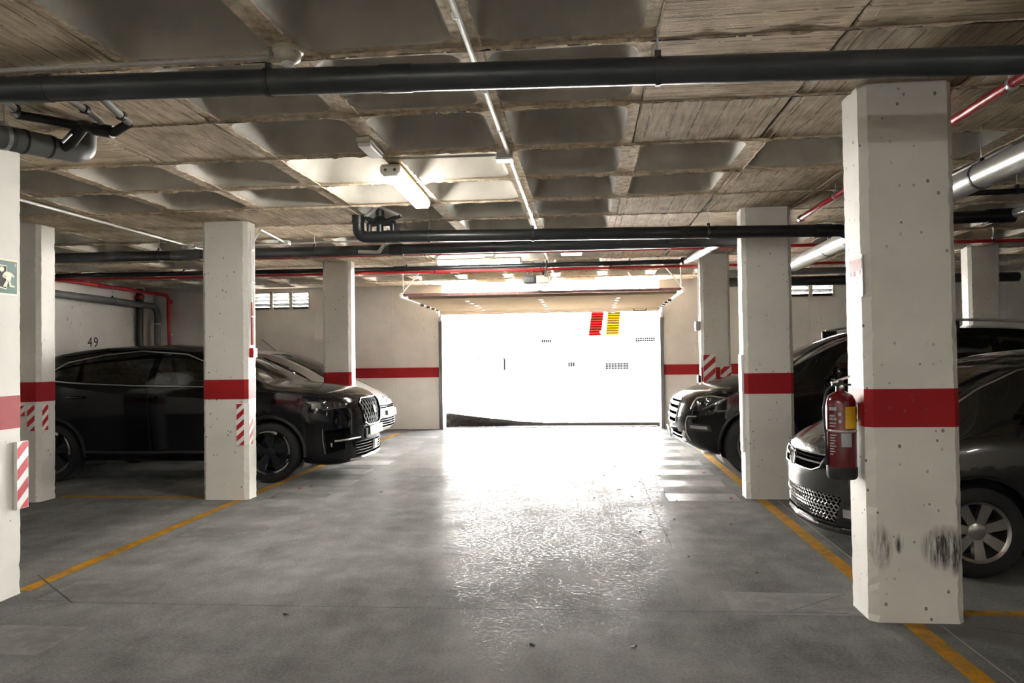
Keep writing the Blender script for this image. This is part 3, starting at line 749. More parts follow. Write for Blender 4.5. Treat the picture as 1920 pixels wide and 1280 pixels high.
    def cut(s, poly, axis, filt):
        """cut a convex outline into the shell; returns the faces inside it as plain lists and removes them"""
        e1, e2, d = s.frame(axis); n = len(poly)
        area = sum(poly[i][0] * poly[(i + 1) % n][1] - poly[(i + 1) % n][0] * poly[i][1] for i in range(n))
        if area < 0: poly = poly[::-1]
        lo = (min(p[0] for p in poly) - .01, min(p[1] for p in poly) - .01); hi = (max(p[0] for p in poly) + .01, max(p[1] for p in poly) + .01)
        fs = []
        for f in s.bm.faces:
            c = f.calc_center_median()
            if not filt(c, f.normal): continue
            a = [v.co.dot(e1) for v in f.verts]; b = [v.co.dot(e2) for v in f.verts]
            if max(a) < lo[0] or min(a) > hi[0] or max(b) < lo[1] or min(b) > hi[1]: continue
            fs.append(f)
        planes = []
        for i in range(n):
            p, q = poly[i], poly[(i + 1) % n]; t = (q[0] - p[0], q[1] - p[1]); l = math.hypot(*t)
            no = e1 * (t[1] / l) + e2 * (-t[0] / l); co = e1 * p[0] + e2 * p[1]; planes.append((co, no))
            geom = list({x for f in fs for x in (f, *f.edges, *f.verts)})
            r = bmesh.ops.bisect_plane(s.bm, geom=geom, dist=1e-5, plane_co=co, plane_no=no)
            fs = [g for g in r['geom'] if isinstance(g, bmesh.types.BMFace) and g.is_valid]
        ins = [f for f in fs if all((f.calc_center_median() - co).dot(no) < 1e-6 for co, no in planes)]
        vid = {}; vs = []; out = []
        for f in ins:
            idx = []
            for v in f.verts:
                if v not in vid: vid[v] = len(vs); vs.append(v.co.copy())
                idx.append(vid[v])
            out.append(idx)
        bmesh.ops.delete(s.bm, geom=ins, context='FACES')
        return vs, out
    def piece(s, name, mat, geo, parent=None, smooth=0.6):
        b = B(); b.raw(geo[0], geo[1]); return b.build(name, mat, parent or s.t, smooth=smooth, local=True)
    def recess(s, name, mat, geo, push, parent=None):
        """the cut faces pushed back, with side walls up to the skin"""
        vs, fs = geo; n = len(vs); push = Vector(push); cnt = {}
        for f in fs:
            for a, c in zip(f, f[1:] + f[:1]): cnt[frozenset((a, c))] = cnt.get(frozenset((a, c)), 0) + 1
        b = B(); b.raw([v + push for v in vs] + list(vs), [tuple(f) for f in fs] + [(*e, *[i + n for i in list(e)[::-1]]) for e in map(tuple, [k for k, c in cnt.items() if c == 1])])
        return b.build(name, mat, parent or s.t, local=True)
    def hit(s, p, axis, side=1):
        e1, e2, d = s.frame(axis); d = d * (-side if isinstance(axis, str) and axis == 's' else 1)
        o = e1 * p[0] + e2 * p[1] - d * 5
        h, nrm, i, dist = s.bvh.ray_cast(o, d)
        return (h, nrm, d) if h is not None else (None, None, d)
    def line(s, name, mat, pts, axis, side=1, r=0.008, off=0.002, n=24, parent=None, flat=None):
        """a bead laid on the skin along a polyline"""
        P = []
        tot = [(Vector(b) - Vector(a)).length for a, b in zip(pts[:-1], pts[1:])]; L = sum(tot)
        for i in range(n + 1):
            q = L * i / n; j = 0
            while j < len(tot) - 1 and q > tot[j]: q -= tot[j]; j += 1
            t = q / tot[j]; p = (pts[j][0] + (pts[j + 1][0] - pts[j][0]) * t, pts[j][1] + (pts[j + 1][1] - pts[j][1]) * t)
            h, nr, d = s.hit(p, axis, side)
            if h is not None: P.append(h - d * off)
        if len(P) < 2: return None
        return B().tube(P, r, 6).build(name, mat, parent or s.t, smooth=0.9, local=True)
    def patch(s, name, mat, poly, axis, side=1, off=0.004, thick=0.012, step=0.03, parent=None):
        """a plate that follows the skin inside an outline"""
        n = len(poly); xs = [p[0] for p in poly]; ys = [p[1] for p in poly]
        pts = []
        for i in range(n):
            a, c = poly[i], poly[(i + 1) % n]; k = max(1, int(math.hypot(c[0] - a[0], c[1] - a[1]) / step))
            pts += [Vector((a[0] + (c[0] - a[0]) * q / k, a[1] + (c[1] - a[1]) * q / k)) for q in range(k)]
        m = len(pts); edges = [(i, (i + 1) % m) for i in range(m)]
        def inside(x, y):
            c = False
            for i in range(n):
                (x1, y1), (x2, y2) = poly[i], poly[(i + 1) % n]
                if (y1 > y) != (y2 > y) and x < (x2 - x1) * (y - y1) / (y2 - y1) + x1: c = not c
            return c
        for a in np.arange(min(xs) + step / 2, max(xs), step):
            for c in np.arange(min(ys) + step / 2, max(ys), step):
                if inside(a, c): pts.append(Vector((a, c)))
        r = delaunay_2d_cdt(pts, edges, [list(range(m))], 1, 1e-5)
        V = []; ok = True
        for p in r[0]:
            h, nr, d = s.hit(p, axis, side)
            if h is None: h = Vector((0, 0, 0)); ok = False
            V.append(h)
        if not ok: return None
        top = [h - d * off for h in V]; bot = [h + d * thick for h in V]; k = len(V)
        cnt = {}
        for f in r[2]:
            for a, c in zip(f, list(f[1:]) + [f[0]]): cnt[frozenset((a, c))] = cnt.get(frozenset((a, c)), 0) + 1
        F = [tuple(f) for f in r[2]] + [tuple(i + k for i in f[::-1]) for f in r[2]] + [(*tuple(e), *[i + k for i in tuple(e)[::-1]]) for e, c in cnt.items() if c == 1]
        return B().raw(top + bot, F).build(name, mat, parent or s.t, smooth=0.6, local=True)
    def arches(s, wheels, R):
        for u in wheels:
            for sd in (1, -1):
                poly = [(u + R * math.cos(2 * math.pi * k / 20), R * 0.86 + R * math.sin(2 * math.pi * k / 20)) for k in range(20)]
                s.cut(poly, 's', lambda c, nn, sd=sd: c.y * sd > 0.45)
                w = s.k['w'](u) * 0.93
                b = B().lathe([(0.02, 0.42 * sd), (R * 1.01, 0.42 * sd), (R * 1.01, (w - 0.01) * sd)], (u, 0, R * 0.86), 'y', 28, -0.5, math.pi + 0.5)
                b.build('wheel_well', 'black_plastic', s.t, local=True)
    def arch_trim(s, wheels, R, mat, r=0.022):
        for u in wheels:
            for sd in (1, -1):
                pts = [(u + (R + 0.012) * math.cos(t), R * 0.86 + (R + 0.012) * math.sin(t)) for t in np.linspace(-0.25, math.pi + 0.25, 30)]
                s.line('arch_trim', mat, [p for p in pts if p[1] > s.k['zb'](p[0]) + 0.06], 's', sd, r, -0.004, 40)
    def wheels(s, us, R, track, rim, style):
        for u in us:
            for sd in (1, -1):
                yo = track * sd
                def yy(v): return yo + v * sd
                w = B().lathe([(rim * 0.97, yy(-0.20)), (rim * 0.90, yy(-0.17)), (rim * 0.88, yy(-0.05)), (rim * 0.93, yy(-0.02)), (rim * 1.0, yy(-0.012)), (rim * 1.03, yy(-0.004)), (rim * 1.03, yy(-0.03))], (u, 0, R), 'y', 40)
                wo = w.build('wheel', {'star': 'dark_alloy', 'twin': 'satin_alloy', 'seven': 'satin_alloy'}[style], s.t, smooth=0.6, local=True)
                B().lathe([(rim * 1.0, yy(-0.21)), (R * 0.93, yy(-0.225)), (R * 0.99, yy(-0.20)), (R, yy(-0.16)), (R, yy(-0.06)), (R * 0.99, yy(-0.03)), (R * 0.95, yy(-0.006)), (R * 0.86, yy(0.004)), (rim * 1.06, yy(0.0)), (rim * 1.02, yy(-0.012))], (u, 0, R), 'y', 48).build('tyre', 'black_rubber', wo, smooth=0.5, local=True)
                B().lathe([(0, yy(-0.12)), (rim * 0.72, yy(-0.12)), (rim * 0.72, yy(-0.14))], (u, 0, R), 'y', 28).build('brake_disc', 'dark_steel', wo, local=True)
                B().lathe([(0, yy(-0.022)), (0.035, yy(-0.022)), (0.055, yy(-0.03)), (0.062, yy(-0.06))], (u, 0, R), 'y', 20).build('hub_cap', 'dark_alloy' if style == 'star' else 'satin_alloy', wo, smooth=0.5, local=True)
                n = {'star': 5, 'twin': 10, 'seven': 7}[style]
                for k in range(n):
                    a = 2 * math.pi * k / n + 0.3
                    if style == 'twin': a = 2 * math.pi * (k // 2) / 5 + (0.16 if k % 2 else -0.16) + 0.2
                    wd0, wd1 = {'star': (0.030, 0.075), 'twin': (0.018, 0.024), 'seven': (0.026, 0.036)}[style]
                    ca, sa = math.cos(a), math.sin(a)
                    def pt(r_, t_, y_): return (u + r_ * ca - t_ * sa, yy(y_), R + r_ * sa + t_ * ca)
                    vs = [pt(0.045, -wd0, -0.03), pt(0.045, wd0, -0.03), pt(rim * 0.98, wd1, -0.02), pt(rim * 0.98, -wd1, -0.02), pt(0.045, -wd0, -0.07), pt(0.045, wd0, -0.07), pt(rim * 0.98, wd1, -0.07), pt(rim * 0.98, -wd1, -0.07)]
                    sp = B().raw(vs, [(0, 1, 2, 3), (7, 6, 5, 4), (0, 4, 5, 1), (1, 5, 6, 2), (2, 6, 7, 3), (3, 7, 4, 0)]).build('spoke', 'dark_alloy' if style == 'star' else 'satin_alloy', wo, local=True)
                    if style == 'star':
                        vs = []; m = 8
                        for q in range(m + 1):
                            t = a - 0.50 + 0.92 * q / m; wq = 0.030 * (q / m) ** 0.8 + 0.004
                            for rr_ in (rim * 1.015, rim * 1.015 - wq): vs.append((u + rr_ * math.cos(t), yy(-0.001), R + rr_ * math.sin(t)))
                        fs = [(2 * q, 2 * q + 1, 2 * q + 3, 2 * q + 2) for q in range(m)]
                        B().raw(vs, fs).raw([(x, y - 0.012 * sd, z) for x, y, z in vs], fs).build('bright_tip', 'chrome', wo, local=True)
    def interior(s, u0, u1, zf, zd, hw):
        """dashboard, front seats, bench and steering wheel seen through the panes"""
        b = B().box(u0 - 0.35, u0 + 0.15, -hw, hw, zd - 0.45, zd, 0.06).box(u0 - 0.35, u1 + 0.5, -hw, hw, zf - 0.05, zf)
        b.box(u0, u1, hw - 0.06, hw, zf, zd - 0.05).box(u0, u1, -hw, -hw + 0.06, zf, zd - 0.05)
        b.build('cabin_tub', 'seat_fabric', s.t, local=True)
        for sd in (-1, 1):
            x = u0 + 0.95; c = sd * 0.36
            st = B().box(x - 0.28, x + 0.26, c - 0.24, c + 0.24, zf + 0.15, zf + 0.33, 0.05).build('seat', 'seat_fabric', s.t, smooth=0.7, local=True)
            B().obox((x + 0.33, c, zf + 0.63), (1, 0, -0.22), (0, 1, 0), (0.22, 0, 1), 0.06, 0.23, 0.32, 0.05).build('backrest', 'seat_fabric', st, smooth=0.7, local=True)
            B().obox((x + 0.43, c, zf + 1.03), (1, 0, -0.15), (0, 1, 0), (0.15, 0, 1), 0.04, 0.13, 0.09, 0.03).build('headrest', 'seat_fabric', st, smooth=0.7, local=True)
        st = B().box(u0 + 1.75, u0 + 2.3, -hw + 0.08, hw - 0.08, zf + 0.15, zf + 0.33, 0.05).obox((u0 + 2.35, 0, zf + 0.6), (1, 0, -0.3), (0, 1, 0), (0.3, 0, 1), 0.06, hw - 0.1, 0.33, 0.05)
        st.build('rear_bench', 'seat_fabric', s.t, smooth=0.7, local=True)
        cs = Vector((u0 + 0.38, -0.36, zd - 0.02)); ring = [cs + Vector((0.06 * math.sin(t), 0.18 * math.cos(t), 0.18 * math.sin(t))) for t in np.linspace(0, 2 * math.pi, 24, endpoint=False)]
        B().tube(ring, 0.014, 6, closed=True).build('steering_wheel', 'black_plastic', s.t, smooth=0.8, local=True)
    def box_on(s, name, mat, p, axis, side, hw, hh, ht, off=0.0, parent=None, ch=0.003):
        """a flat piece seated on the skin and turned to its normal"""
        h, nr, d = s.hit(p, axis, side)
        if h is None: return None
        if nr.dot(d) > 0: nr = -nr
        up = Vector((0, 0, 1)); up = (up - nr * up.dot(nr)).normalized(); rt = up.cross(nr)
        return B().obox(h + nr * off, rt, up, nr, hw, hh, ht, ch).build(name, mat, parent or s.t, smooth=0.6, local=True)
    def mirror(s, u, z, y, mat):
        for sd in (1, -1):
            b = B().box(u - 0.09, u + 0.08, y * sd - 0.11, y * sd + 0.11, z - 0.075, z + 0.075, 0.05)
            m = b.build('door_mirror', mat, s.t, smooth=0.8, local=True)
            B().obox((u + 0.02, (y - 0.13) * sd, z - 0.06), (1, 0, 0), (0, 1, 0), (0, 0, 1), 0.03, 0.07, 0.02, 0.008).build('mirror_foot', 'black_plastic', m, local=True)
            B().box(u + 0.081, u + 0.084, y * sd - 0.09, y * sd + 0.09, z - 0.055, z + 0.055).build('mirror_glass', 'chrome', m, local=True)
    def finish(s):
        for e in s.bm.edges:
            if len(e.link_faces) == 2 and e.calc_face_angle(0) > 0.7: e.smooth = False
        me = bpy.data.meshes.new('body'); s.bm.to_mesh(me); s.bm.free(); me.materials.append(MATS[s.paint])
        o = bpy.data.objects.new('body', me); C.objects.link(o); o.parent = s.t; return o
    def side_window(s, name, poly, glass, zmin):
        for sd in (1, -1):
            g = s.cut(poly, 's', lambda c, n, sd=sd: c.y * sd > 0.35 and c.z > zmin and abs(n.y) > 0.25)
            if g[1]: s.piece(name, glass, g)
    def windscreen(s, poly, umax, zmin, glass='car_glass'):
        g = s.cut(poly, 'f', lambda c, n: c.x < umax and c.z > zmin and n.x < -0.15)
        if g[1]: s.piece('windscreen', glass, g)
FRONT45 = lambda sd: (Vector((0.7071, 0.7071 * sd, 0)), Vector((0, 0, 1)), Vector((0.7071, -0.7071 * sd, 0)))   # seen from the front quarter; the first axis runs from nose to flank

# --- black crossover (nose towards the lane, far bay side)
k = dict(zt=[(0, .80), (.04, .93), (.12, 1.0), (.3, 1.07), (.6, 1.12), (1.05, 1.165), (1.25, 1.25), (1.6, 1.43), (1.95, 1.585), (2.3, 1.64), (2.7, 1.66), (3.3, 1.645), (3.9, 1.57), (4.2, 1.40), (4.4, 1.15), (4.55, .95), (4.6, .8)],
         zb=[(0, .26), (.05, .20), (.2, .18), (.7, .22), (4.0, .24), (4.5, .3), (4.6, .45)],
         zs=[(0, .74), (.05, .86), (.15, .95), (.4, 1.02), (1.1, 1.09), (1.9, 1.12), (2.7, 1.15), (3.66, 1.21), (4.3, 1.12), (4.6, .78)],
         w=[(0, .66), (.05, .78), (.15, .86), (.4, .91), (1.0, .93), (3.5, .93), (4.3, .88), (4.6, .7)],
         tw=[(0, .5), (.2, .66), (1.0, .72), (1.3, .70), (2.0, .61), (3.5, .58), (4.3, .6), (4.6, .5)],
         fr=[(0, .55), (1.0, .60), (1.3, .78), (1.95, .90), (4, .9), (4.6, .6)])
c1 = Car('crossover_car', 'black crossover with chrome window line and honeycomb grille, nose towards the lane', (-2.71, 9.28, 0), math.pi, 4.6, k, 0.26, 'black_carpaint', 'car_glass')
FR = lambda c, n: c.x < 0.9 and n.x < -0.2
g = c1.cut([(-.40, .90), (-.36, .66), (-.22, .615), (.22, .615), (.36, .66), (.40, .90), (.30, .955), (-.30, .955)], 'f', FR); rc = c1.recess('grille', 'matt_black', g, (0.05, 0, 0)); rc['label'] = 'honeycomb front grille with chrome rim'
c1.line('grille_rim', 'smoked_chrome', [(-.30, .955), (-.40, .90), (-.36, .66), (-.22, .615), (.22, .615), (.36, .66), (.40, .90), (.30, .955), (-.30, .955)], 'f', 1, 0.010, 0.004, 80, rc)
b = B()
for q in range(-6, 7):
    for sg in (1, -1):
        pts = []
        for m in range(13):
            z = 0.625 + 0.32 * m / 12; y = q * 0.085 + sg * (z - 0.785) * 0.75
            if abs(y) < 0.37 - max(0, .72 - z) * 1.3:
                h, nr, d = c1.hit((y, z), 'f')
                if h is not None: pts.append(h + d * 0.018)
        if len(pts) > 2: b.tube(pts, 0.004, 4)
b.build('grille_lattice', 'lattice_grey', rc, local=True)
em = c1.box_on('badge', 'smoked_chrome', (0, .80), 'f', 1, 0.035, 0.05, 0.012, 0.0, rc, 0.008)
c1.box_on('badge_bar', 'black_plastic', (0, .80), 'f', 1, 0.010, 0.04, 0.014, 0.004, rc, 0.002)
g = c1.cut([(-.60, .44), (-.50, .26), (.50, .26), (.60, .44)], 'f', FR); rc = c1.recess('lower_intake', 'matt_black', g, (0.05, 0, 0))
for z in (.29, .325, .36, .395, .43): c1.line('slat', 'lattice_grey', [(-.53, z), (.53, z)], 'f', 1, 0.006, -0.012, 30, rc)
c1.line('bumper_lip', 'chrome', [(-.62, .235), (0, .225), (.62, .235)], 'f', 1, 0.014, 0.006, 40)
c1.line('bumper_blade', 'satin_alloy', [(-.80, .475), (-.45, .485)], 'f', 1, 0.012, 0.008, 12); c1.line('bumper_blade', 'satin_alloy', [(.45, .485), (.80, .475)], 'f', 1, 0.012, 0.008, 12)
pl = c1.box_on('number_plate', 'number_plate', (0, .545), 'f', 1, 0.26, 0.055, 0.006, 0.02); c1.box_on('plate_band', 'sign_green', (-.235, .545), 'f', 1, 0.02, 0.05, 0.001, 0.0265, pl)
c1.box_on('sensor_block', 'white_plastic', (0, .36), 'f', 1, 0.05, 0.055, 0.012, 0.01); c1.box_on('plate_foot', 'black_plastic', (.30, .52), 'f', 1, 0.03, 0.06, 0.02, 0.0)
for sd in (1, -1):
    ax = FRONT45(sd)
    e = lambda u, y: -(0.7071 * u - 0.7071 * sd * y)      # position along the oblique view
    def obl(u, y): return e(u, y * sd)
    # headlamp: outline in the oblique front-quarter view
    a0, a1 = 0.52, 0.98
    poly = [(a0 + .00, .905), (a0 + .04, .865), (a1 - .12, .845), (a1 - .04, .875), (a1 + .05, .945), (a0 + .02, .935)]
    g = c1.cut(poly, ax, lambda c, n, sd=sd, ax=ax: c.y * sd > 0.25 and n.dot(ax[2]) < -0.2 and c.x < 1.3)
    if g[1]:
        hl = c1.recess('headlamp', 'dark_alloy', g, ax[2] * 0.045); c1.piece('lens', 'lamp_lens', g, hl)
        for q, wd in ((0.12, 0.018), (0.20, 0.018), (0.28, 0.018)):
            h, nr, d = c1.hit((a0 + q, .893), ax)
            if h is not None: B().obox(h + d * 0.02, d.cross(Vector((0, 0, 1))), (0.3, 0, 1), d, 0.012, 0.028, 0.012, 0.003).build('led_cube', 'chrome', hl, local=True)
        h, nr, d = c1.hit((a1 - .06, .890), ax)
        if h is not None: B().obox(h + d * 0.02, d.cross(Vector((0, 0, 1))), (0, 0, 1), d, 0.06, 0.032, 0.012, 0.01).build('indicator', 'satin_alloy', hl, local=True)
    # side intake with running light
    poly = [(.60, .62), (.60, .37), (.82, .33), (.85, .60)]
    g = c1.cut(poly, ax, lambda c, n, sd=sd, ax=ax: c.y * sd > 0.25 and n.dot(ax[2]) < -0.2 and c.x < 1.0)
    if g[1]:
        rc = c1.recess('side_intake', 'matt_black', g, ax[2] * 0.05)
        h, nr, d = c1.hit((.74, .43), ax)
        if h is not None: B().lathe([(0, 0), (0.03, 0.004), (0.035, 0.02)], h + d * 0.02, 'x', 14).build('fog_lamp', 'chrome', rc, local=True)
    c1.line('running_light', 'satin_alloy', [(.87, .62), (.865, .48), (.84, .33)], ax, 1, 0.006, 0.003, 12)
c1.arches((0.99, 3.73), 0.41); c1.arch_trim((0.99, 3.73), 0.41, 'black_plastic', 0.026)
c1.wheels((0.99, 3.73), 0.355, 0.925, 0.255, 'star')
c1.windscreen([(-.66, 1.20), (.66, 1.20), (.545, 1.575), (-.545, 1.575)], 2.3, 1.15)
c1.side_window('front_door_window', [(1.50, 1.15), (2.44, 1.165), (2.44, 1.535), (2.14, 1.50), (1.86, 1.39)], 'car_glass', 1.12)
c1.side_window('rear_door_window', [(2.53, 1.17), (3.35, 1.20), (3.42, 1.47), (3.1, 1.52), (2.74, 1.545), (2.53, 1.54)], 'privacy_glass', 1.14)
c1.side_window('quarter_window', [(3.43, 1.215), (3.80, 1.24), (3.70, 1.40), (3.47, 1.455)], 'privacy_glass', 1.18)
for sd in (1, -1):
    c1.line('window_chrome', 'satin_alloy', [(3.85, 1.30), (3.66, 1.44), (3.2, 1.53), (2.74, 1.572), (2.14, 1.525), (1.86, 1.42), (1.45, 1.16)], 's', sd, 0.008, 0.004, 50)
    c1.line('belt_chrome', 'satin_alloy', [(1.30, 1.125), (1.9, 1.135), (2.7, 1.155), (3.4, 1.19), (3.85, 1.23)], 's', sd, 0.008, 0.004, 50)
    for u in (2.50, 3.40): c1.box_on('door_handle', 'black_carpaint', (u, 1.02), 's', sd, 0.11, 0.014, 0.014, 0.014, ch=0.006)
    c1.line('door_gap', 'black_rubber', [(2.50, 1.14), (2.48, .6), (2.46, .30)], 's', sd, 0.004, -0.001, 20); c1.line('door_gap', 'black_rubber', [(1.48, 1.10), (1.44, .8), (1.5, .32)], 's', sd, 0.004, -0.001, 20)
    c1.line('roof_rail', 'black_plastic', [(2.0, 1.555), (2.5, 1.60), (3.2, 1.60), (3.8, 1.53)], 's', sd, 0.016, 0.01, 30)
    c1.line('flank_moulding', 'black_plastic', [(1.45, .36), (3.28, .36)], 's', sd, 0.022, 0.0, 20); c1.line('bonnet_crease', 'black_rubber', [(.30, .985), (.7, 1.04), (1.2, 1.085)], 's', sd, 0.003, -0.001, 16)
c1.mirror(1.55, 1.22, 1.02, 'black_carpaint'); c1.interior(1.45, 4.0, 0.35, 1.10, 0.72); c1.finish()

# --- silver car with double chevron, in the last bay
k = dict(zt=[(0, .56), (.03, .67), (.12, .77), (.24, .86), (.45, .97), (.65, 1.06), (.9, 1.17), (1.33, 1.38), (1.86, 1.57), (2.3, 1.625), (2.8, 1.635), (3.4, 1.59), (3.9, 1.48), (4.15, 1.2), (4.3, .95), (4.4, .7)],
         zb=[(0, .28), (.05, .22), (.2, .19), (.7, .2), (3.9, .22), (4.3, .3), (4.4, .4)],
         zs=[(0, .52), (.04, .62), (.12, .71), (.3, .81), (.6, .90), (1.0, .98), (1.6, 1.03), (3.6, 1.08), (4.2, 1.0), (4.4, .65)],
         w=[(0, .62), (.05, .73), (.15, .80), (.4, .86), (1.0, .89), (3.4, .89), (4.1, .85), (4.4, .68)],
         tw=[(0, .45), (.2, .62), (.7, .70), (1.2, .68), (1.9, .60), (3.4, .58), (4.1, .58), (4.4, .48)],
         fr=[(0, .55), (.6, .6), (.9, .72), (1.9, .9), (3.9, .9), (4.4, .6)])
c2 = Car('compact_mpv', 'silver people carrier with chevron nose parked beyond the black crossover', (-3.35, 12.5, 0), math.pi, 4.4, k, 0.26, 'silver_carpaint', 'car_glass')
g = c2.cut([(-.46, .655), (-.46, .60), (.46, .60), (.46, .655)], 'f', FR); rc = c2.recess('upper_grille', 'matt_black', g, (0.04, 0, 0))
c2.line('slat', 'chrome', [(-.45, .628), (.45, .628)], 'f', 1, 0.009, 0.0, 24, rc)
for z in (.69, .745):
    c2.line('chevron_bar', 'chrome', [(-.5, z - .02), (-.12, z), (0, z + .045), (.12, z), (.5, z - .02)], 'f', 1, 0.010, 0.006, 40)
g = c2.cut([(-.55, .44), (-.50, .29), (.50, .29), (.55, .44)], 'f', FR); rc = c2.recess('lower_grille', 'matt_black', g, (0.05, 0, 0))
for z in (.325, .365, .405): c2.line('slat', 'lattice_grey', [(-.52, z), (.52, z)], 'f', 1, 0.008, -0.006, 24, rc)
c2.box_on('number_plate', 'number_plate', (0, .52), 'f', 1, 0.26, 0.055, 0.006, 0.016)
for sd in (1, -1):
    ax = FRONT45(sd)
    g = c2.cut([(.48, .70), (.50, .63), (.78, .67), (.92, .79), (.72, .78)], ax, lambda c, n, sd=sd, ax=ax: c.y * sd > 0.2 and n.dot(ax[2]) < -0.2 and c.x < 1.2)
    if g[1]: hl = c2.recess('headlamp', 'satin_alloy', g, ax[2] * 0.04); c2.piece('lens', 'lamp_lens', g, hl)
    for u in (1.95, 2.95): c2.box_on('door_handle', 'silver_carpaint', (u, .90), 's', sd, 0.09, 0.014, 0.012, 0.012, ch=0.006)
c2.arches((0.93, 3.62), 0.37); c2.wheels((0.93, 3.62), 0.315, 0.875, 0.21, 'seven')
c2.windscreen([(-.66, 1.06), (.66, 1.06), (.545, 1.54), (-.545, 1.54)], 2.2, 1.02)
c2.side_window('quarter_light', [(.98, 1.02), (1.38, 1.05), (1.42, 1.26), (1.30, 1.20)], 'car_glass', 0.99)
c2.side_window('front_door_window', [(1.46, 1.06), (2.35, 1.08), (2.35, 1.49), (1.95, 1.47), (1.52, 1.31)], 'car_glass', 1.0)
c2.side_window('rear_door_window', [(2.45, 1.085), (3.35, 1.10), (3.30, 1.46), (2.45, 1.50)], 'privacy_glass', 1.0)
h, nr, d = c2.hit((1.95, 1.50), 's', 1)
B().tube([(2.05, 0.0, 1.60), (2.30, 0.0, 1.80)], 0.005, 6).build('aerial', 'black_plastic', c2.t, local=True)
c2.mirror(1.35, 1.08, 0.97, 'silver_carpaint'); c2.interior(1.15, 3.6, 0.32, 1.02, 0.70); c2.finish()

# --- black off-roader (nose towards the lane)
k = dict(zt=[(0, .72), (.03, .85), (.08, .915), (.2, .98), (.46, 1.065), (.92, 1.185), (1.15, 1.23), (1.35, 1.34), (1.62, 1.48), (1.91, 1.61), (2.23, 1.70), (2.6, 1.745), (3.2, 1.76), (3.9, 1.73), (4.3, 1.64), (4.55, 1.35), (4.7, 1.05), (4.8, .8)],
         zb=[(0, .46), (.05, .38), (.15, .31), (.35, .25), (.6, .22), (4.0, .24), (4.6, .34), (4.8, .5)],
         zs=[(0, .72), (.04, .84), (.1, .90), (.3, .97), (.8, 1.05), (1.3, 1.09), (2.0, 1.13), (3.2, 1.19), (4.3, 1.22), (4.8, .8)],
         w=[(0, .70), (.05, .82), (.15, .89), (.4, .93), (1.0, .955), (3.7, .955), (4.5, .9), (4.8, .75)],
         tw=[(0, .55), (.2, .70), (1.0, .76), (1.3, .74), (2.1, .66), (3.9, .63), (4.5, .6), (4.8, .55)],
         fr=[(0, .6), (1.0, .62), (1.3, .75), (2.1, .9), (4.3, .9), (4.8, .6)])
c3 = Car('off_roader', 'black off-road car with three chrome grille bars and roof rails', (1.09, 9.68, 0), 0.0, 4.8, k, 0.26, 'brown_black_carpaint', 'car_glass')
g = c3.cut([(-.42, .86), (-.36, .62), (-.30, .595), (.30, .595), (.36, .62), (.42, .86), (.38, .885), (-.38, .885)], 'f', FR); rc = c3.recess('grille', 'matt_black', g, (0.06, 0, 0))
for z, w in ((.83, .40), (.75, .385), (.67, .36)): 
    o = c3.line('grille_bar', 'chrome', [(-w, z), (w, z)], 'f', 1, 0.024, -0.005, 30, rc)
c3.line('grille_rim', 'chrome', [(-.38, .885), (-.42, .86), (-.36, .62), (-.30, .595), (.30, .595), (.36, .62), (.42, .86), (.38, .885), (-.38, .885)], 'f', 1, 0.009, 0.004, 70, rc)
c3.line('bonnet_edge', 'chrome', [(-.36, .905), (.36, .905)], 'f', 1, 0.010, 0.006, 30)
g = c3.cut([(-.55, .50), (-.45, .40), (.45, .40), (.55, .50)], 'f', FR); rc = c3.recess('lower_intake', 'matt_black', g, (0.05, 0, 0)); c3.line('slat', 'satin_alloy', [(-.5, .45), (.5, .45)], 'f', 1, 0.008, -0.01, 20, rc)
c3.patch('skid_plate', 'chrome', [(-.55, .395), (-.62, .52), (-.58, .53), (-.48, .42), (.48, .42), (.58, .53), (.62, .52), (.55, .395)], 'f', 1, 0.008, 0.004, 0.03)
c3.box_on('number_plate', 'number_plate', (0, .475), 'f', 1, 0.26, 0.055, 0.006, 0.03)
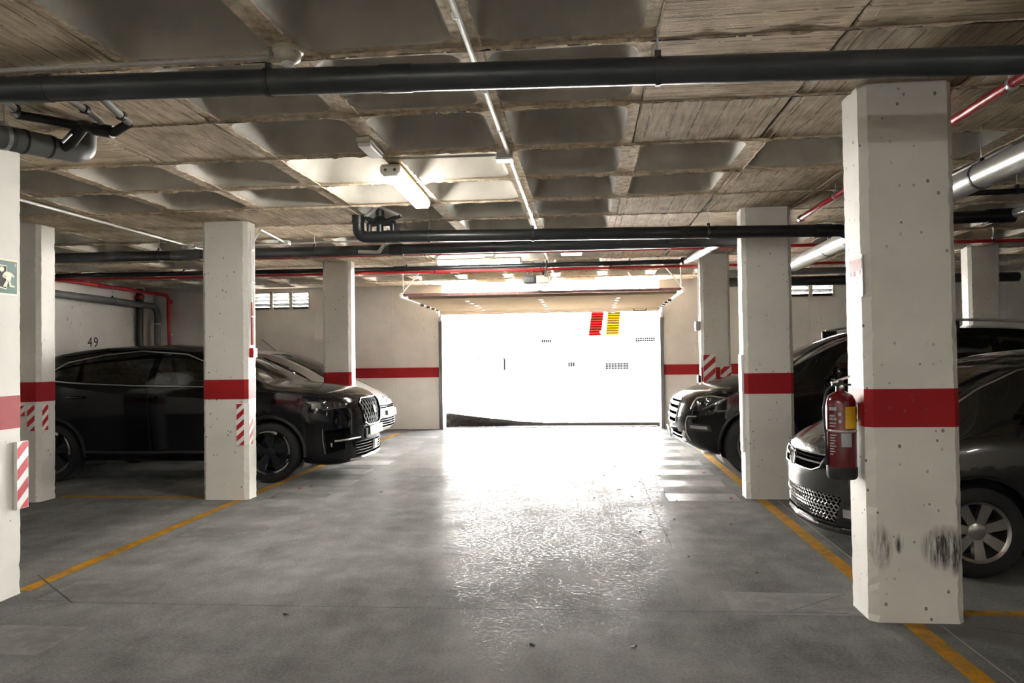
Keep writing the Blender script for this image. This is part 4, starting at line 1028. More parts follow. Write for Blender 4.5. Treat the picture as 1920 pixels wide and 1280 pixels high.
for sd in (1, -1):
    ax = FRONT45(sd)
    g = c3.cut([(.56, .77), (.82, .785), (1.05, .935), (.84, .965), (.62, .93)], ax, lambda c, n, sd=sd, ax=ax: c.y * sd > 0.2 and n.dot(ax[2]) < -0.15 and c.x < 1.2)
    if g[1]:
        hl = c3.recess('headlamp', 'dark_alloy', g, ax[2] * 0.05); c3.piece('lens', 'lamp_lens', g, hl)
        for q, zz in ((.70, .86), (.80, .87)):
            h, nr, d = c3.hit((q, zz), ax)
            if h is not None:
                M_ = B().lathe([(0.0, 0.02), (0.022, 0.018), (0.034, 0.0)], (0, 0, 0), 'z', 16); qd = d.to_track_quat('-Z', 'Y')
                M_.v = [tuple(qd @ Vector(p) + h + d * 0.03) for p in M_.v]; M_.build('projector', 'chrome', hl, local=True)
        c3.line('eyebrow_light', 'satin_alloy', [(.60, .79), (.65, .915), (.84, .948), (1.0, .932)], ax, 1, 0.007, -0.006, 18, hl); c3.line('eyebrow_light', 'satin_alloy', [(.78, .795), (1.0, .92)], ax, 1, 0.006, -0.006, 14, hl)
    fl = c3.patch('running_lamp', 'satin_alloy', [(.60, .60), (.60, .565), (.84, .56), (.83, .595)], ax, 1, 0.006, 0.006, 0.03)
    c3.patch('lamp_recess', 'black_plastic', [(.55, .67), (.55, .53), (.64, .53), (.88, .54), (.86, .61), (.64, .62), (.62, .67)], ax, 1, 0.002, 0.006, 0.03)
    c3.line('bumper_trim', 'satin_alloy', [(.70, .71), (.55, .70), (.51, .62), (.52, .50), (.58, .41)], ax, 1, 0.007, 0.004, 20)
    c3.line('window_chrome', 'satin_alloy', [(1.70, 1.13), (2.4, 1.165), (3.2, 1.205), (4.1, 1.24)], 's', sd, 0.008, 0.004, 40)
    rail = []
    for u in np.linspace(2.15, 4.2, 16): rail.append((u, (0.70 if sd > 0 else -0.70), c3.k['zt'](u) + 0.035))
    rr_ = B().tube(rail, 0.016, 8).build('roof_rail', 'satin_alloy', c3.t, smooth=0.8, local=True)
    for u in (2.2, 3.1, 4.15): B().box(u - 0.10, u + 0.10, 0.70 * sd - 0.018, 0.70 * sd + 0.018, c3.k['zt'](u) - 0.09, c3.k['zt'](u) + 0.03, 0.012).build('rail_foot', 'black_plastic', rr_, local=True)
    for u in (2.55, 3.45): c3.box_on('door_handle', 'brown_black_carpaint', (u, 1.04), 's', sd, 0.11, 0.015, 0.014, 0.014, ch=0.006)
    c3.line('door_gap', 'black_rubber', [(1.62, 1.08), (1.58, .8), (1.62, .34)], 's', sd, 0.004, -0.001, 20)
    c3.box_on('badge', 'chrome', (0.62, .82), 's', sd, 0.03, 0.02, 0.004, 0.004) if False else None
c3.arches((0.89, 3.80), 0.44); c3.arch_trim((0.89, 3.80), 0.44, 'black_plastic', 0.016)
c3.wheels((0.89, 3.80), 0.385, 0.945, 0.255, 'twin')
c3.windscreen([(-.70, 1.265), (.70, 1.265), (.60, 1.685), (-.60, 1.685)], 2.5, 1.22)
c3.side_window('front_door_window', [(1.62, 1.14), (2.52, 1.18), (2.52, 1.60), (2.20, 1.58), (1.85, 1.40)], 'car_glass', 1.10)
c3.side_window('rear_door_window', [(2.62, 1.185), (3.50, 1.225), (3.50, 1.61), (2.62, 1.61)], 'privacy_glass', 1.14)
c3.side_window('quarter_window', [(3.60, 1.235), (4.15, 1.26), (4.0, 1.56), (3.60, 1.60)], 'privacy_glass', 1.16)
B().tube([(1.20, -.5, 1.265), (1.45, .02, 1.39)], 0.010, 6).tube([(1.20, .1, 1.265), (1.45, .62, 1.39)], 0.010, 6).build('wiper', 'black_plastic', c3.t, local=True)
c3.mirror(1.78, 1.20, 1.06, 'brown_black_carpaint'); c3.interior(1.5, 4.1, 0.42, 1.14, 0.76); c3.finish()

# --- dark grey hatchback behind the scuffed column
k = dict(zt=[(0, .70), (.03, .765), (.08, .81), (.18, .875), (.34, .955), (.55, 1.03), (.70, 1.10), (.92, 1.23), (1.25, 1.375), (1.55, 1.435), (2.0, 1.465), (2.7, 1.46), (3.4, 1.39), (3.9, 1.2), (4.15, .98), (4.25, .8)],
         zb=[(0, .27), (.04, .22), (.12, .185), (.3, .18), (3.8, .2), (4.15, .3), (4.25, .42)],
         zs=[(0, .64), (.04, .70), (.1, .735), (.25, .79), (.5, .85), (.9, .91), (1.3, .94), (3.4, .99), (4.0, .93), (4.25, .7)],
         w=[(0, .62), (.05, .74), (.15, .81), (.4, .86), (1.0, .89), (3.3, .89), (4.0, .84), (4.25, .68)],
         tw=[(0, .45), (.2, .62), (.8, .68), (1.2, .64), (1.7, .58), (3.3, .55), (3.9, .56), (4.25, .48)],
         fr=[(0, .55), (.6, .62), (.9, .82), (1.6, .9), (3.6, .9), (4.25, .6)])
c4 = Car('hatchback', 'dark grey hatchback with round nose emblem, half hidden by the scuffed column', (1.575, 5.82, 0), 0.0, 4.25, k, 0.34, 'grey_carpaint', 'car_glass')
g = c4.cut([(-.46, .725), (-.42, .64), (-.32, .605), (.32, .605), (.42, .64), (.46, .725)], 'f', FR); rc = c4.recess('grille', 'matt_black', g, (0.05, 0, 0))
c4.line('grille_rim', 'satin_alloy', [(-.46, .725), (-.42, .64), (-.32, .605), (.32, .605), (.42, .64), (.46, .725), (-.46, .725)], 'f', 1, 0.007, 0.003, 60, rc)
c4.line('slat', 'satin_alloy', [(-.43, .665), (.43, .665)], 'f', 1, 0.007, -0.004, 24, rc); c4.line('slat', 'black_carpaint', [(-.44, .695), (.44, .695)], 'f', 1, 0.006, -0.01, 24, rc)
h, nr, d = c4.hit((0, .665), 'f'); h = h - d * 0.012
em = B().tube([(h.x, 0.062 * math.cos(t), h.z + 0.062 * math.sin(t)) for t in np.linspace(0, 2 * math.pi, 28, endpoint=False)], 0.009, 6, closed=True).lathe([(0, h.x + 0.004), (0.06, h.x + 0.004), (0.06, h.x + 0.012)], (0, 0, h.z), 'x', 24).build('emblem', 'chrome', c4.t, smooth=0.6, local=True)
for pts in ([(-.030, .050), (0, .006), (.030, .050)], [(-.050, .030), (-.024, -.045), (0, -.002), (.024, -.045), (.050, .030)]):
    B().tube([(h.x - 0.003, y, h.z + z) for y, z in pts], 0.006, 5).build('emblem_bar', 'chrome', em, local=True)
g = c4.cut([(-.60, .46), (-.54, .275), (.54, .275), (.60, .46)], 'f', lambda c, n: c.x < 0.9 and n.x < -0.12); rc = c4.recess('lower_grille', 'matt_black', g, (0.05, 0, 0))
b = B()
for r_ in range(7):
    z = .292 + r_ * .0255; pts = []
    for q in range(61):
        y = -.60 + 1.2 * q / 60; lim = .54 + (z - .275) / .185 * .06
        if abs(y) > lim - .01: continue
        hh, nr, dd = c4.hit((y, z + (.008 if (q + r_) % 2 else -.008)), 'f')
        if hh is not None: pts.append(hh + dd * 0.012)
    if len(pts) > 3: b.tube(pts, 0.0045, 5)
b.build('honeycomb', 'satin_alloy', rc, local=True)
c4.line('bumper_lip', 'grey_carpaint', [(-.68, .232), (-.4, .222), (.4, .222), (.68, .232)], 'f', 1, 0.022, 0.02, 40)
for sd in (1, -1):
    ax = FRONT45(sd)
    g = c4.cut([(.46, .70), (.48, .61), (.68, .63), (.90, .79), (.72, .81)], ax, lambda c, n, sd=sd, ax=ax: c.y * sd > 0.2 and n.dot(ax[2]) < -0.15 and c.x < 1.2)
    if g[1]: hl = c4.recess('headlamp', 'satin_alloy', g, ax[2] * 0.045); c4.piece('lens', 'lamp_lens', g, hl)
    c4.patch('fog_lamp_trim', 'black_plastic', [(.50, .42), (.50, .31), (.78, .31), (.78, .39)], ax, 1, 0.002, 0.006, 0.03)
    fl = c4.patch('fog_lamp', 'satin_alloy', [(.615, .385), (.61, .33), (.73, .33), (.735, .38)], ax, 1, 0.006, 0.004, 0.03)
    c4.patch('fog_reflector', 'chrome', [(.53, .385), (.53, .328), (.585, .328), (.585, .385)], ax, 1, 0.008, 0.003, 0.02)
    c4.line('door_gap', 'black_rubber', [(1.42, .90), (1.38, .6), (1.45, .24)], 's', sd, 0.004, -0.001, 20)
    c4.box_on('door_handle', 'grey_carpaint', (2.35, .86), 's', sd, 0.10, 0.014, 0.012, 0.012, ch=0.006)
    c4.line('roof_trim', 'satin_alloy', [(.75, 1.03), (.98, 1.19), (1.25, 1.31), (1.6, 1.38), (2.2, 1.415), (3.2, 1.37)], 's', sd, 0.006, 0.004, 40)
c4.arches((0.88, 3.46), 0.345); c4.arch_trim((0.88, 3.46), 0.345, 'grey_carpaint', 0.010)
c4.wheels((0.88, 3.46), 0.295, 0.87, 0.19, 'seven')
c4.windscreen([(-.64, 1.10), (.64, 1.10), (.52, 1.41), (-.52, 1.41)], 2.0, 1.05)
c4.side_window('front_door_window', [(1.08, .965), (2.30, .99), (2.30, 1.37), (1.62, 1.345), (1.32, 1.22)], 'privacy_glass', 0.9)
c4.side_window('rear_side_window', [(2.40, .98), (3.25, 1.01), (3.10, 1.30), (2.40, 1.35)], 'privacy_glass', 0.9)
c4.mirror(1.30, 1.02, 0.97, 'grey_carpaint'); c4.interior(1.15, 3.4, 0.27, 0.95, 0.70)
B().box(1.24, 1.28, -0.55, -0.47, 1.22, 1.29, 0.006).build('mirror_sensor', 'white_plastic', c4.t, local=True); c4.finish()

# ------------------------------------------------------------------ pipes under the ceiling
def clamp(parent, p, d, r, ztop=ZC, mat='dark_steel', rod=True):
    """ring clamp round a pipe at p (pipe direction d) and its rod up to the slab"""
    p = Vector(p); d = Vector(d).normalized()
    B().tube([p - d * 0.011, p + d * 0.011], r + 0.006, 18).build('pipe_clamp', mat, parent, smooth=0.7)
    if rod:
        B().tube([p + Vector((0, 0, r)), (p.x, p.y, ztop)], 0.0045, 6).build('hanger_rod', 'galvanised_steel', parent)
        B().box(p.x - 0.014, p.x + 0.014, p.y - 0.012, p.y + 0.012, p.z + r, p.z + r + 0.03, 0.003).build('clamp_lug', mat, parent)
def pipe(name, label, pts, r, mat, br=0.0, cat='pipe', group=None, seg=20):
    pts = [Vector(p) for p in pts]
    t = thing(name, label, cat, pts[0], 0, group)
    B().tube(bend(pts, br) if br else pts, r, seg).build('barrel', mat, t, smooth=0.6)
    return t
def sleeve(parent, a, b, r, mat, name='coupling'):
    return B().tube([a, b], r, 20).build(name, mat, parent, smooth=0.6)
def lerp(a, b, t): return Vector(a) + (Vector(b) - Vector(a)) * t

# near drain pipe right across the picture
A, Bq = Vector((-5.4, 3.3, 2.826)), Vector((4.2, 3.3, 2.619))
p = pipe('drain_pipe', 'thick dark drain pipe crossing the whole ceiling nearest the viewpoint', [A, Bq], 0.060, 'dark_pvc', seg=28)
d = (Bq - A).normalized()
def on(x): return lerp(A, Bq, (x - A.x) / (Bq.x - A.x))
for x in (-4.4, -1.45, 0.34, 2.6): clamp(p, on(x), d, 0.060)
sleeve(p, on(-0.91), on(-0.77), 0.064, 'dark_pvc'); sleeve(p, on(-2.66), on(-2.54), 0.064, 'dark_pvc')

# middle dark pipe with riser group
p = pipe('drain_pipe', 'dark drain pipe with a riser elbow, passing before the off-roader column',
         [(-2.24, 7.2, 2.86), (-2.24, 7.2, 2.66), (1.2, 7.2, 2.605), (2.40, 7.2, 2.585), (2.57, 7.35, 2.56)], 0.058, 'black_pvc', 0.09, seg=24)
for x, z in ((-1.52, 2.648), (-0.49, 2.632), (1.19, 2.605)): clamp(p, (x, 7.2, z), (1, 0, -0.016), 0.058)
sleeve(p, (-2.24, 7.2, 2.80), (-2.24, 7.2, 2.872), 0.066, 'black_pvc', 'socket'); sleeve(p, (-1.98, 7.2, 2.655), (-1.82, 7.2, 2.653), 0.063, 'black_pvc')
sleeve(p, (2.18, 7.2, 2.588), (2.32, 7.2, 2.587), 0.065, 'black_pvc')
q = pipe('riser_pipe', 'black riser with forked side branches dropping from a coffer onto the dark pipe', [(-2.02, 7.2, 3.13), (-2.02, 7.2, 2.68)], 0.036, 'black_pvc', seg=16)
sleeve(q, (-2.02, 7.2, 2.86), (-2.02, 7.2, 2.98), 0.043, 'black_pvc', 'tee')
for sx, xe in ((-1, -2.15), (1, -1.80)):
    B().tube([(-2.02, 7.17, 2.96), (xe if sx > 0 else -2.16, 7.16, 2.845)], 0.021, 10).build('side_branch', 'light_pvc', q, smooth=0.7)
    B().tube([(xe if sx > 0 else -2.16, 7.16, 2.85), (-2.02 + sx * 0.03, 7.17, 2.79)], 0.023, 10).build('return_branch', 'black_pvc', q, smooth=0.7)
B().lathe([(0, 2.77), (0.07, 2.78), (0.085, 2.80), (0.06, 2.84), (0.04, 2.86)], (-2.02, 7.2, 0), 'z', 18).build('collar', 'black_pvc', q, smooth=0.7)
for x in (-2.13, -1.885): 
    B().tube([(x, 7.2, 2.79), (x, 7.2, 2.68)], 0.026, 10).build('stub', 'black_pvc', q, smooth=0.7)
B().tube([(-2.14, 7.2, 2.785), (-1.86, 7.2, 2.785)], 0.026, 10).build('header', 'black_pvc', q, smooth=0.7)

# third pipe, behind
A3, B3 = Vector((-8.6, 8.3, 2.705)), Vector((1.72, 8.25, 2.668))
p = pipe('drain_pipe', 'dark grey drain pipe above the black crossover, second from the lane lamp', [A3, B3], 0.060, 'dark_pvc', seg=20)
for x in (-5.0, -3.1, -1.0, 0.94): clamp(p, lerp(A3, B3, (x - A3.x) / (B3.x - A3.x)), (1, 0, 0), 0.060)
sleeve(p, lerp(A3, B3, .365), lerp(A3, B3, .40), 0.065, 'grey_pvc'); sleeve(p, lerp(A3, B3, .62), lerp(A3, B3, .635), 0.066, 'black_pvc')
B().tube(bend([(-2.55, 8.2, 2.66), (-2.30, 8.14, 2.64), (-2.25, 8.16, 2.72)], 0.04), 0.02, 10).build('side_elbow', 'light_pvc', p, smooth=0.7)

# far black pipe and the red sprinkler pipes
p = pipe('drain_pipe', 'thin black pipe before the raised door, with a red pipe slung under it', [(-8.6, 11.3, 2.86), (-3.28, 11.3, 2.83), (1.48, 11.3, 2.835)], 0.036, 'black_pvc', seg=14)
for x in (-6.4, -5.2, -2.75, -1.42, 0.69): clamp(p, (x, 11.3, 2.832 if x > -4 else 2.86), (1, 0, 0), 0.036)
sleeve(p, (-2.95, 11.3, 2.832), (-2.78, 11.3, 2.832), 0.046, 'black_pvc')
p = pipe('sprinkler_pipe', 'thin red pipe slung under the far black pipe before the raised door', [(-8.6, 11.28, 2.79), (4.4, 11.28, 2.75)], 0.019, 'red_pipe_paint', seg=10)
for x in (-6.0, -2.3, 0.4): clamp(p, (x, 11.28, 2.772), (1, 0, 0), 0.019, rod=False)
p = pipe('sprinkler_pipe', 'red pipe crossing the whole garage behind the middle dark pipes', [(-4.6, 9.2, 2.77), (9.3, 9.2, 2.70)], 0.021, 'red_pipe_paint', seg=10)
for x in (-2.0, 1.0, 3.0, 4.8): clamp(p, (x, 9.2, 2.77 - 0.07 * (x + 4.6) / 13.9), (1, 0, 0), 0.021)
p = pipe('sprinkler_pipe', 'bright red pipe running lengthwise above the scuffed column', [(2.17, 1.2, 2.80), (2.17, 7.62, 2.785)], 0.026, 'red_pipe_paint', seg=14)
for y in (3.95, 6.6): clamp(p, (2.17, y, 2.79), (0, 1, 0), 0.026, mat='galvanised_steel')
B().tube([(2.17, 7.60, 2.785), (2.17, 7.66, 2.785)], 0.034, 12).build('end_fitting', 'dark_steel', p)

# big silver pipe lengthwise behind the scuffed column, fed by the middle pipe
p = pipe('collector_pipe', 'wide silver-grey pipe running lengthwise behind the scuffed column', [(2.60, 3.62, 2.588), (2.57, 5.0, 2.575), (2.56, 9.35, 2.52)], 0.083, 'silver_duct', seg=26)
for y, z in ((5.04, 2.575), (8.05, 2.535)): clamp(p, (2.57, y, z), (0, 1, 0), 0.083)
sleeve(p, (2.575, 4.35, 2.58), (2.573, 4.42, 2.579), 0.090, 'silver_duct'); sleeve(p, (2.565, 7.28, 2.545), (2.565, 7.42, 2.544), 0.094, 'black_pvc')
p = pipe('branch_pipe', 'short silver pipe falling from the far black pipe to the one above the crossover', [(1.52, 11.25, 2.835), (1.53, 11.1, 2.82), (1.5, 8.28, 2.672)], 0.052, 'silver_duct', 0.05)
clamp(p, (1.507, 8.9, 2.705), (0, 1, 0), 0.052, rod=False); sleeve(p, (1.527, 10.82, 2.806), (1.527, 10.93, 2.812), 0.060, 'light_pvc'); B().box(1.44, 1.52, 11.18, 11.34, 2.79, 2.88, 0.02).build('end_box', 'black_pvc', p)
p = pipe('drain_pipe', 'big black pipe near the far wall beyond the off-roader', [(2.1, 11.9, 2.56), (6.55, 11.9, 2.545)], 0.072, 'black_pvc', seg=18)
for x in (3.2, 5.9): clamp(p, (x, 11.9, 2.555), (1, 0, 0), 0.072)
p = pipe('drain_pipe', 'grey pipe with a swan-neck bend just above the big black far pipe', [(2.0, 11.5, 2.66), (4.1, 11.5, 2.665), (4.25, 11.5, 2.72), (4.25, 11.5, ZC)], 0.05, 'grey_pvc', 0.1, seg=16)
clamp(p, (3.05, 11.5, 2.662), (1, 0, 0), 0.05)
p = pipe('drain_pipe', 'black pipe end beside the column edge joining a silver pipe', [(2.62, 7.2, 2.66), (3.92, 7.2, 2.68)], 0.058, 'black_pvc', seg=16); sleeve(p, (3.7, 7.2, 2.677), (3.94, 7.2, 2.68), 0.066, 'black_pvc')
p = pipe('branch_pipe', 'slim silver pipe running lengthwise at the picture edge into a black socket', [(3.93, 7.2, 2.69), (3.90, 3.6, 2.72)], 0.042, 'silver_duct', seg=16)
p = pipe('drain_pipe', 'thin black pipe crossing behind the wide silver pipe', [(2.7, 6.55, 2.755), (6.2, 6.45, 2.79)], 0.023, 'black_pvc', seg=12); clamp(p, (3.6, 6.52, 2.765), (1, 0, 0), 0.023)
for nm, a, c, lab in (('conduit', (3.30, 7.9, 2.86), (3.26, 3.6, 2.86), 'pale conduit running lengthwise beside the wide silver pipe'), ('conduit', (2.86, 7.0, 2.80), (2.84, 5.2, 2.80), 'short pale conduit tucked under the wide silver pipe')):
    pipe(nm, lab, [a, c], 0.012, 'white_conduit', cat='conduit', seg=8)

# fittings near the exit-sign column
p = pipe('drain_pipe', 'thick grey drain pipe with an elbow over the exit-sign column', [(-3.56, 2.5, 2.61), (-3.14, 3.70, 2.675), (-3.0, 4.10, 2.695), (-2.985, 4.17, 2.72), (-2.98, 4.17, ZC)], 0.060, 'grey_pvc', 0.05, seg=24)
a, c = Vector((-3.28, 3.30, 2.653)), Vector((-2.985, 4.14, 2.70)); dd = (c - a).normalized()
clamp(p, lerp(a, c, .50), dd, 0.062, mat='galvanised_steel')
sleeve(p, lerp(a, c, .54), lerp(a, c, .80), 0.066, 'grey_pvc'); sleeve(p, lerp(a, c, .60), lerp(a, c, .615), 0.069, 'black_rubber', 'seal'); sleeve(p, lerp(a, c, .76), lerp(a, c, .775), 0.068, 'black_rubber', 'seal')
p = pipe('branch_pipe', 'black manifold with three small pale inlets joining the thick grey pipe', [(-3.22, 3.92, 2.87), (-2.95, 3.92, 2.815), (-2.72, 3.92, 2.762), (-2.63, 3.92, 2.745), (-2.53, 3.90, 2.785)], 0.026, 'black_pvc', 0.04, seg=12)
B().tube([(-2.82, 3.92, 2.79), (-2.94, 3.98, 2.72), (-3.02, 4.0, 2.69)], 0.036, 12).build('down_branch', 'black_pvc', p, smooth=0.7)
B().tube(bend([(-2.70, 3.45, 2.872), (-2.71, 3.80, 2.83), (-2.70, 3.90, 2.81), (-2.70, 3.92, 2.77)], 0.04), 0.020, 10).build('inlet', 'light_pvc', p, smooth=0.7)
B().tube(bend([(-2.50, 3.45, 2.87), (-2.53, 3.86, 2.80), (-2.53, 3.90, 2.785)], 0.03), 0.021, 10).build('inlet', 'light_pvc', p, smooth=0.7)
B().tube(bend([(-3.02, 3.5, 2.872), (-3.18, 3.86, 2.872), (-3.22, 3.92, 2.87)], 0.03), 0.023, 10).build('inlet', 'light_pvc', p, smooth=0.7)
for e in ((-2.708, 3.78, 2.833), (-2.528, 3.83, 2.805), (-3.16, 3.83, 2.872)): B().tube([Vector(e) - Vector((0, .012, 0)), Vector(e) + Vector((0, .012, 0))], 0.027, 12).build('collar', 'black_pvc', p)
sleeve(p, (-2.75, 3.92, 2.768), (-2.64, 3.92, 2.747), 0.036, 'black_pvc', 'tee'); B().tube([(-2.86, 3.88, 2.735), (-2.90, 3.86, 2.68)], 0.007, 6).build('brace_rod', 'galvanised_steel', p)

# left wall pipes
p = pipe('sprinkler_pipe', 'red pipe along the number wall turning down in the corner', [(-8.78, 10.9, 2.84), (-8.78, 14.35, 2.83), (-8.56, 14.5, 2.80), (-8.54, 14.55, 0.4)], 0.036, 'red_pipe_paint', 0.10, seg=14)
B().tube([(-8.54, 14.548, 2.62), (-8.54, 14.548, 2.70)], 0.045, 12).build('flange', 'red_pipe_paint', p); B().tube([(-8.54, 14.548, 1.98), (-8.54, 14.548, 2.0)], 0.038, 12).build('marker_ring', 'white_plastic', p)
clamp(p, (-8.78, 12.6, 2.838), (0, 1, 0), 0.036, rod=False)
p = pipe('drain_pipe', 'grey pipe along the number wall dropping in the corner', [(-8.74, 10.6, 2.60), (-8.74, 14.26, 2.56), (-8.74, 14.40, 2.45), (-8.74, 14.40, 0.2)], 0.062, 'grey_pvc', 0.12, seg=16)
clamp(p, (-8.74, 12.95, 2.575), (0, 1, 0), 0.062); sleeve(p, (-8.74, 14.40, 2.20), (-8.74, 14.40, 2.215), 0.066, 'white_plastic', 'ring')
p = pipe('riser_pipe', 'black upright drain pipe in the corner beside the grey one', [(-8.90, 14.05, 2.9), (-8.90, 14.05, 0.2)], 0.066, 'black_pvc', seg=16)
B().tube([(-8.90, 14.05, 2.70), (-8.90, 14.05, 2.76)], 0.085, 16).build('flange', 'red_pipe_paint', p); B().tube([(-8.90, 14.05, 2.60), (-8.90, 14.05, 2.68)], 0.075, 16).build('socket', 'black_pvc', p)

# ------------------------------------------------------------------ conduits and small fittings on the ceiling
cd = pipe('conduit', 'bright white conduit running lengthwise along the rib over the lane', [(-0.50, 0.6, 2.872), (-0.515, 5.1, 2.872), (-0.53, 8.6, 2.872), (-0.53, 14.2, 2.872)], 0.014, 'white_conduit', cat='conduit', seg=10)
for y in (3.02, 3.9, 4.6, 5.9, 7.0): B().tube([(-0.515, y - 0.008, 2.872), (-0.515, y + 0.008, 2.872)], 0.019, 10).build('saddle', 'white_plastic', cd)
jb = thing('junction_box', 'square white junction box on the lengthwise conduit', 'junction box', (-0.545, 5.17, 2.88))
B().box(-0.60, -0.49, 5.12, 5.22, 2.84, ZC, 0.006).build('box', 'grey_conduit', jb); B().box(-0.605, -0.485, 5.115, 5.225, 2.825, 2.84, 0.004).build('lid', 'white_plastic', jb)
pipe('conduit', 'thin grey conduit from the junction box to the lane lamp', [(-0.60, 5.17, 2.872), (-1.36, 5.15, 2.872)], 0.010, 'grey_conduit', cat='conduit', seg=8)
em = thing('emergency_light', 'small pale box light on the rib before the lane lamp', 'lamp', (-1.42, 4.85, ZC))
B().box(-1.47, -1.37, 4.68, 5.02, 2.86, ZC, 0.01).build('housing', 'cream_plastic', em); B().box(-1.465, -1.375, 4.70, 5.00, 2.835, 2.86, 0.008).build('lens', 'white_plastic', em)
pipe('conduit', 'grey conduit crossing the ceiling to the smoke detector', [(-4.6, 3.30, 2.872), (-2.0, 3.325, 2.872), (-1.42, 3.335, 2.872)], 0.013, 'grey_conduit', cat='conduit', seg=8)
em = thing('emergency_light', 'short lit emergency light above the far red pipe', 'lamp', (-0.17, 10.35, ZC))
B().box(-0.32, -0.02, 10.30, 10.40, 2.865, ZC - 0.002, 0.006).build('housing', 'white_plastic', em); B().box(-0.31, -0.03, 10.305, 10.395, 2.845, 2.865, 0.006).build('lens', 'emergency_glow', em)
sd_ = thing('smoke_detector', 'round pale smoke detector above the near drain pipe', 'detector', (-1.36, 3.31, ZC))
B().lathe([(0, 2.83), (0.035, 2.832), (0.055, 2.845), (0.062, 2.86), (0.062, 2.875), (0.07, 2.88), (0.07, ZC)], (-1.36, 3.31, 0), 'z', 24).build('body', 'cream_plastic', sd_, smooth=0.6)
B().lathe([(0, 2.812), (0.022, 2.815), (0.03, 2.832)], (-1.36, 3.31, 0), 'z', 16).build('sensor_cap', 'white_plastic', sd_, smooth=0.6)
cd = pipe('conduit', 'white conduit running lengthwise over the black crossover', [(-4.93, 3.5, 2.88), (-4.90, 9.6, 2.88)], 0.013, 'white_conduit', cat='conduit', seg=8)
jb = thing('junction_box', 'round white box on the conduit over the black crossover', 'junction box', (-4.90, 8.75, 2.86)); B().lathe([(0, 2.82), (0.045, 2.825), (0.05, 2.85), (0.05, ZC)], (-4.90, 8.78, 0), 'z', 16).build('box', 'white_plastic', jb, smooth=0.6); B().box(-4.99, -4.81, 8.75, 8.81, 2.845, 2.87, 0.005).build('gland', 'white_plastic', jb)
pipe('conduit', 'pale conduit crossing the ceiling behind the two-conduit column', [(-4.85, 8.8, 2.872), (-2.4, 8.75, 2.872)], 0.012, 'white_conduit', cat='conduit', seg=8)
jb = thing('junction_box', 'small white box where the column conduit meets the ceiling', 'junction box', (-3.62, 8.72, 2.86)); B().box(-3.68, -3.56, 8.62, 8.72, 2.84, ZC - 0.012, 0.006).build('box', 'white_plastic', jb)
c_ = pipe('conduit', 'pair of white conduits down the lane side of the column to a red call point', [(-3.61, 8.62, 2.868), (-3.47, 7.66, 2.85), (-3.47, 7.49, 2.70), (-3.472, 7.48, 1.60)], 0.011, 'white_conduit', 0.07, 'conduit', seg=8)
B().tube([(-3.472, 7.44, 2.80), (-3.472, 7.44, 2.05)], 0.008, 8).build('second_barrel', 'white_conduit', c_); B().tube([(-3.472, 7.44, 2.05), (-3.472, 7.44, 1.60)], 0.008, 8).build('red_barrel', 'red_pipe_paint', c_)
for z in (2.6, 2.26, 1.9): B().box(-3.49, -3.458, 7.425, 7.50, z - 0.008, z + 0.008, 0.002).build('saddle', 'white_plastic', c_)
mc = thing('call_point', 'small red fire call point on the lane side of the column', 'call point', (-3.47, 7.46, 1.5)); B().box(-3.489, -3.44, 7.41, 7.50, 1.47, 1.57, 0.006).build('box', 'sticker_red', mc); B().box(-3.44, -3.437, 7.43, 7.48, 1.495, 1.545).build('window', 'sticker_white', mc)
c_ = pipe('conduit', 'thin pale conduit down the lane side of the far hazard-plate column', [(1.665, 11.05, 2.88), (1.665, 11.05, 1.55)], 0.009, 'white_conduit', cat='conduit', seg=8)
sw = thing('door_switch', 'small grey switch box on the far hazard-plate column', 'switch', (1.66, 11.05, 1.75)); B().box(1.61, 1.679, 11.0, 11.10, 1.78, 1.92, 0.008).build('box', 'grey_conduit', sw); B().lathe([(0, -0.012), (0.02, -0.01), (0.022, 0.0)], (1.61, 11.05, 1.86), 'x', 12).build('button', 'black_plastic', sw)
sw = thing('light_switch', 'small dark box low on the far hazard-plate column', 'switch', (1.66, 11.05, 1.05)); B().box(1.63, 1.679, 11.0, 11.09, 1.02, 1.13, 0.006).build('box', 'black_plastic', sw); B().box(1.627, 1.63, 11.02, 11.07, 1.04, 1.10).build('rocker', 'dark_steel', sw)

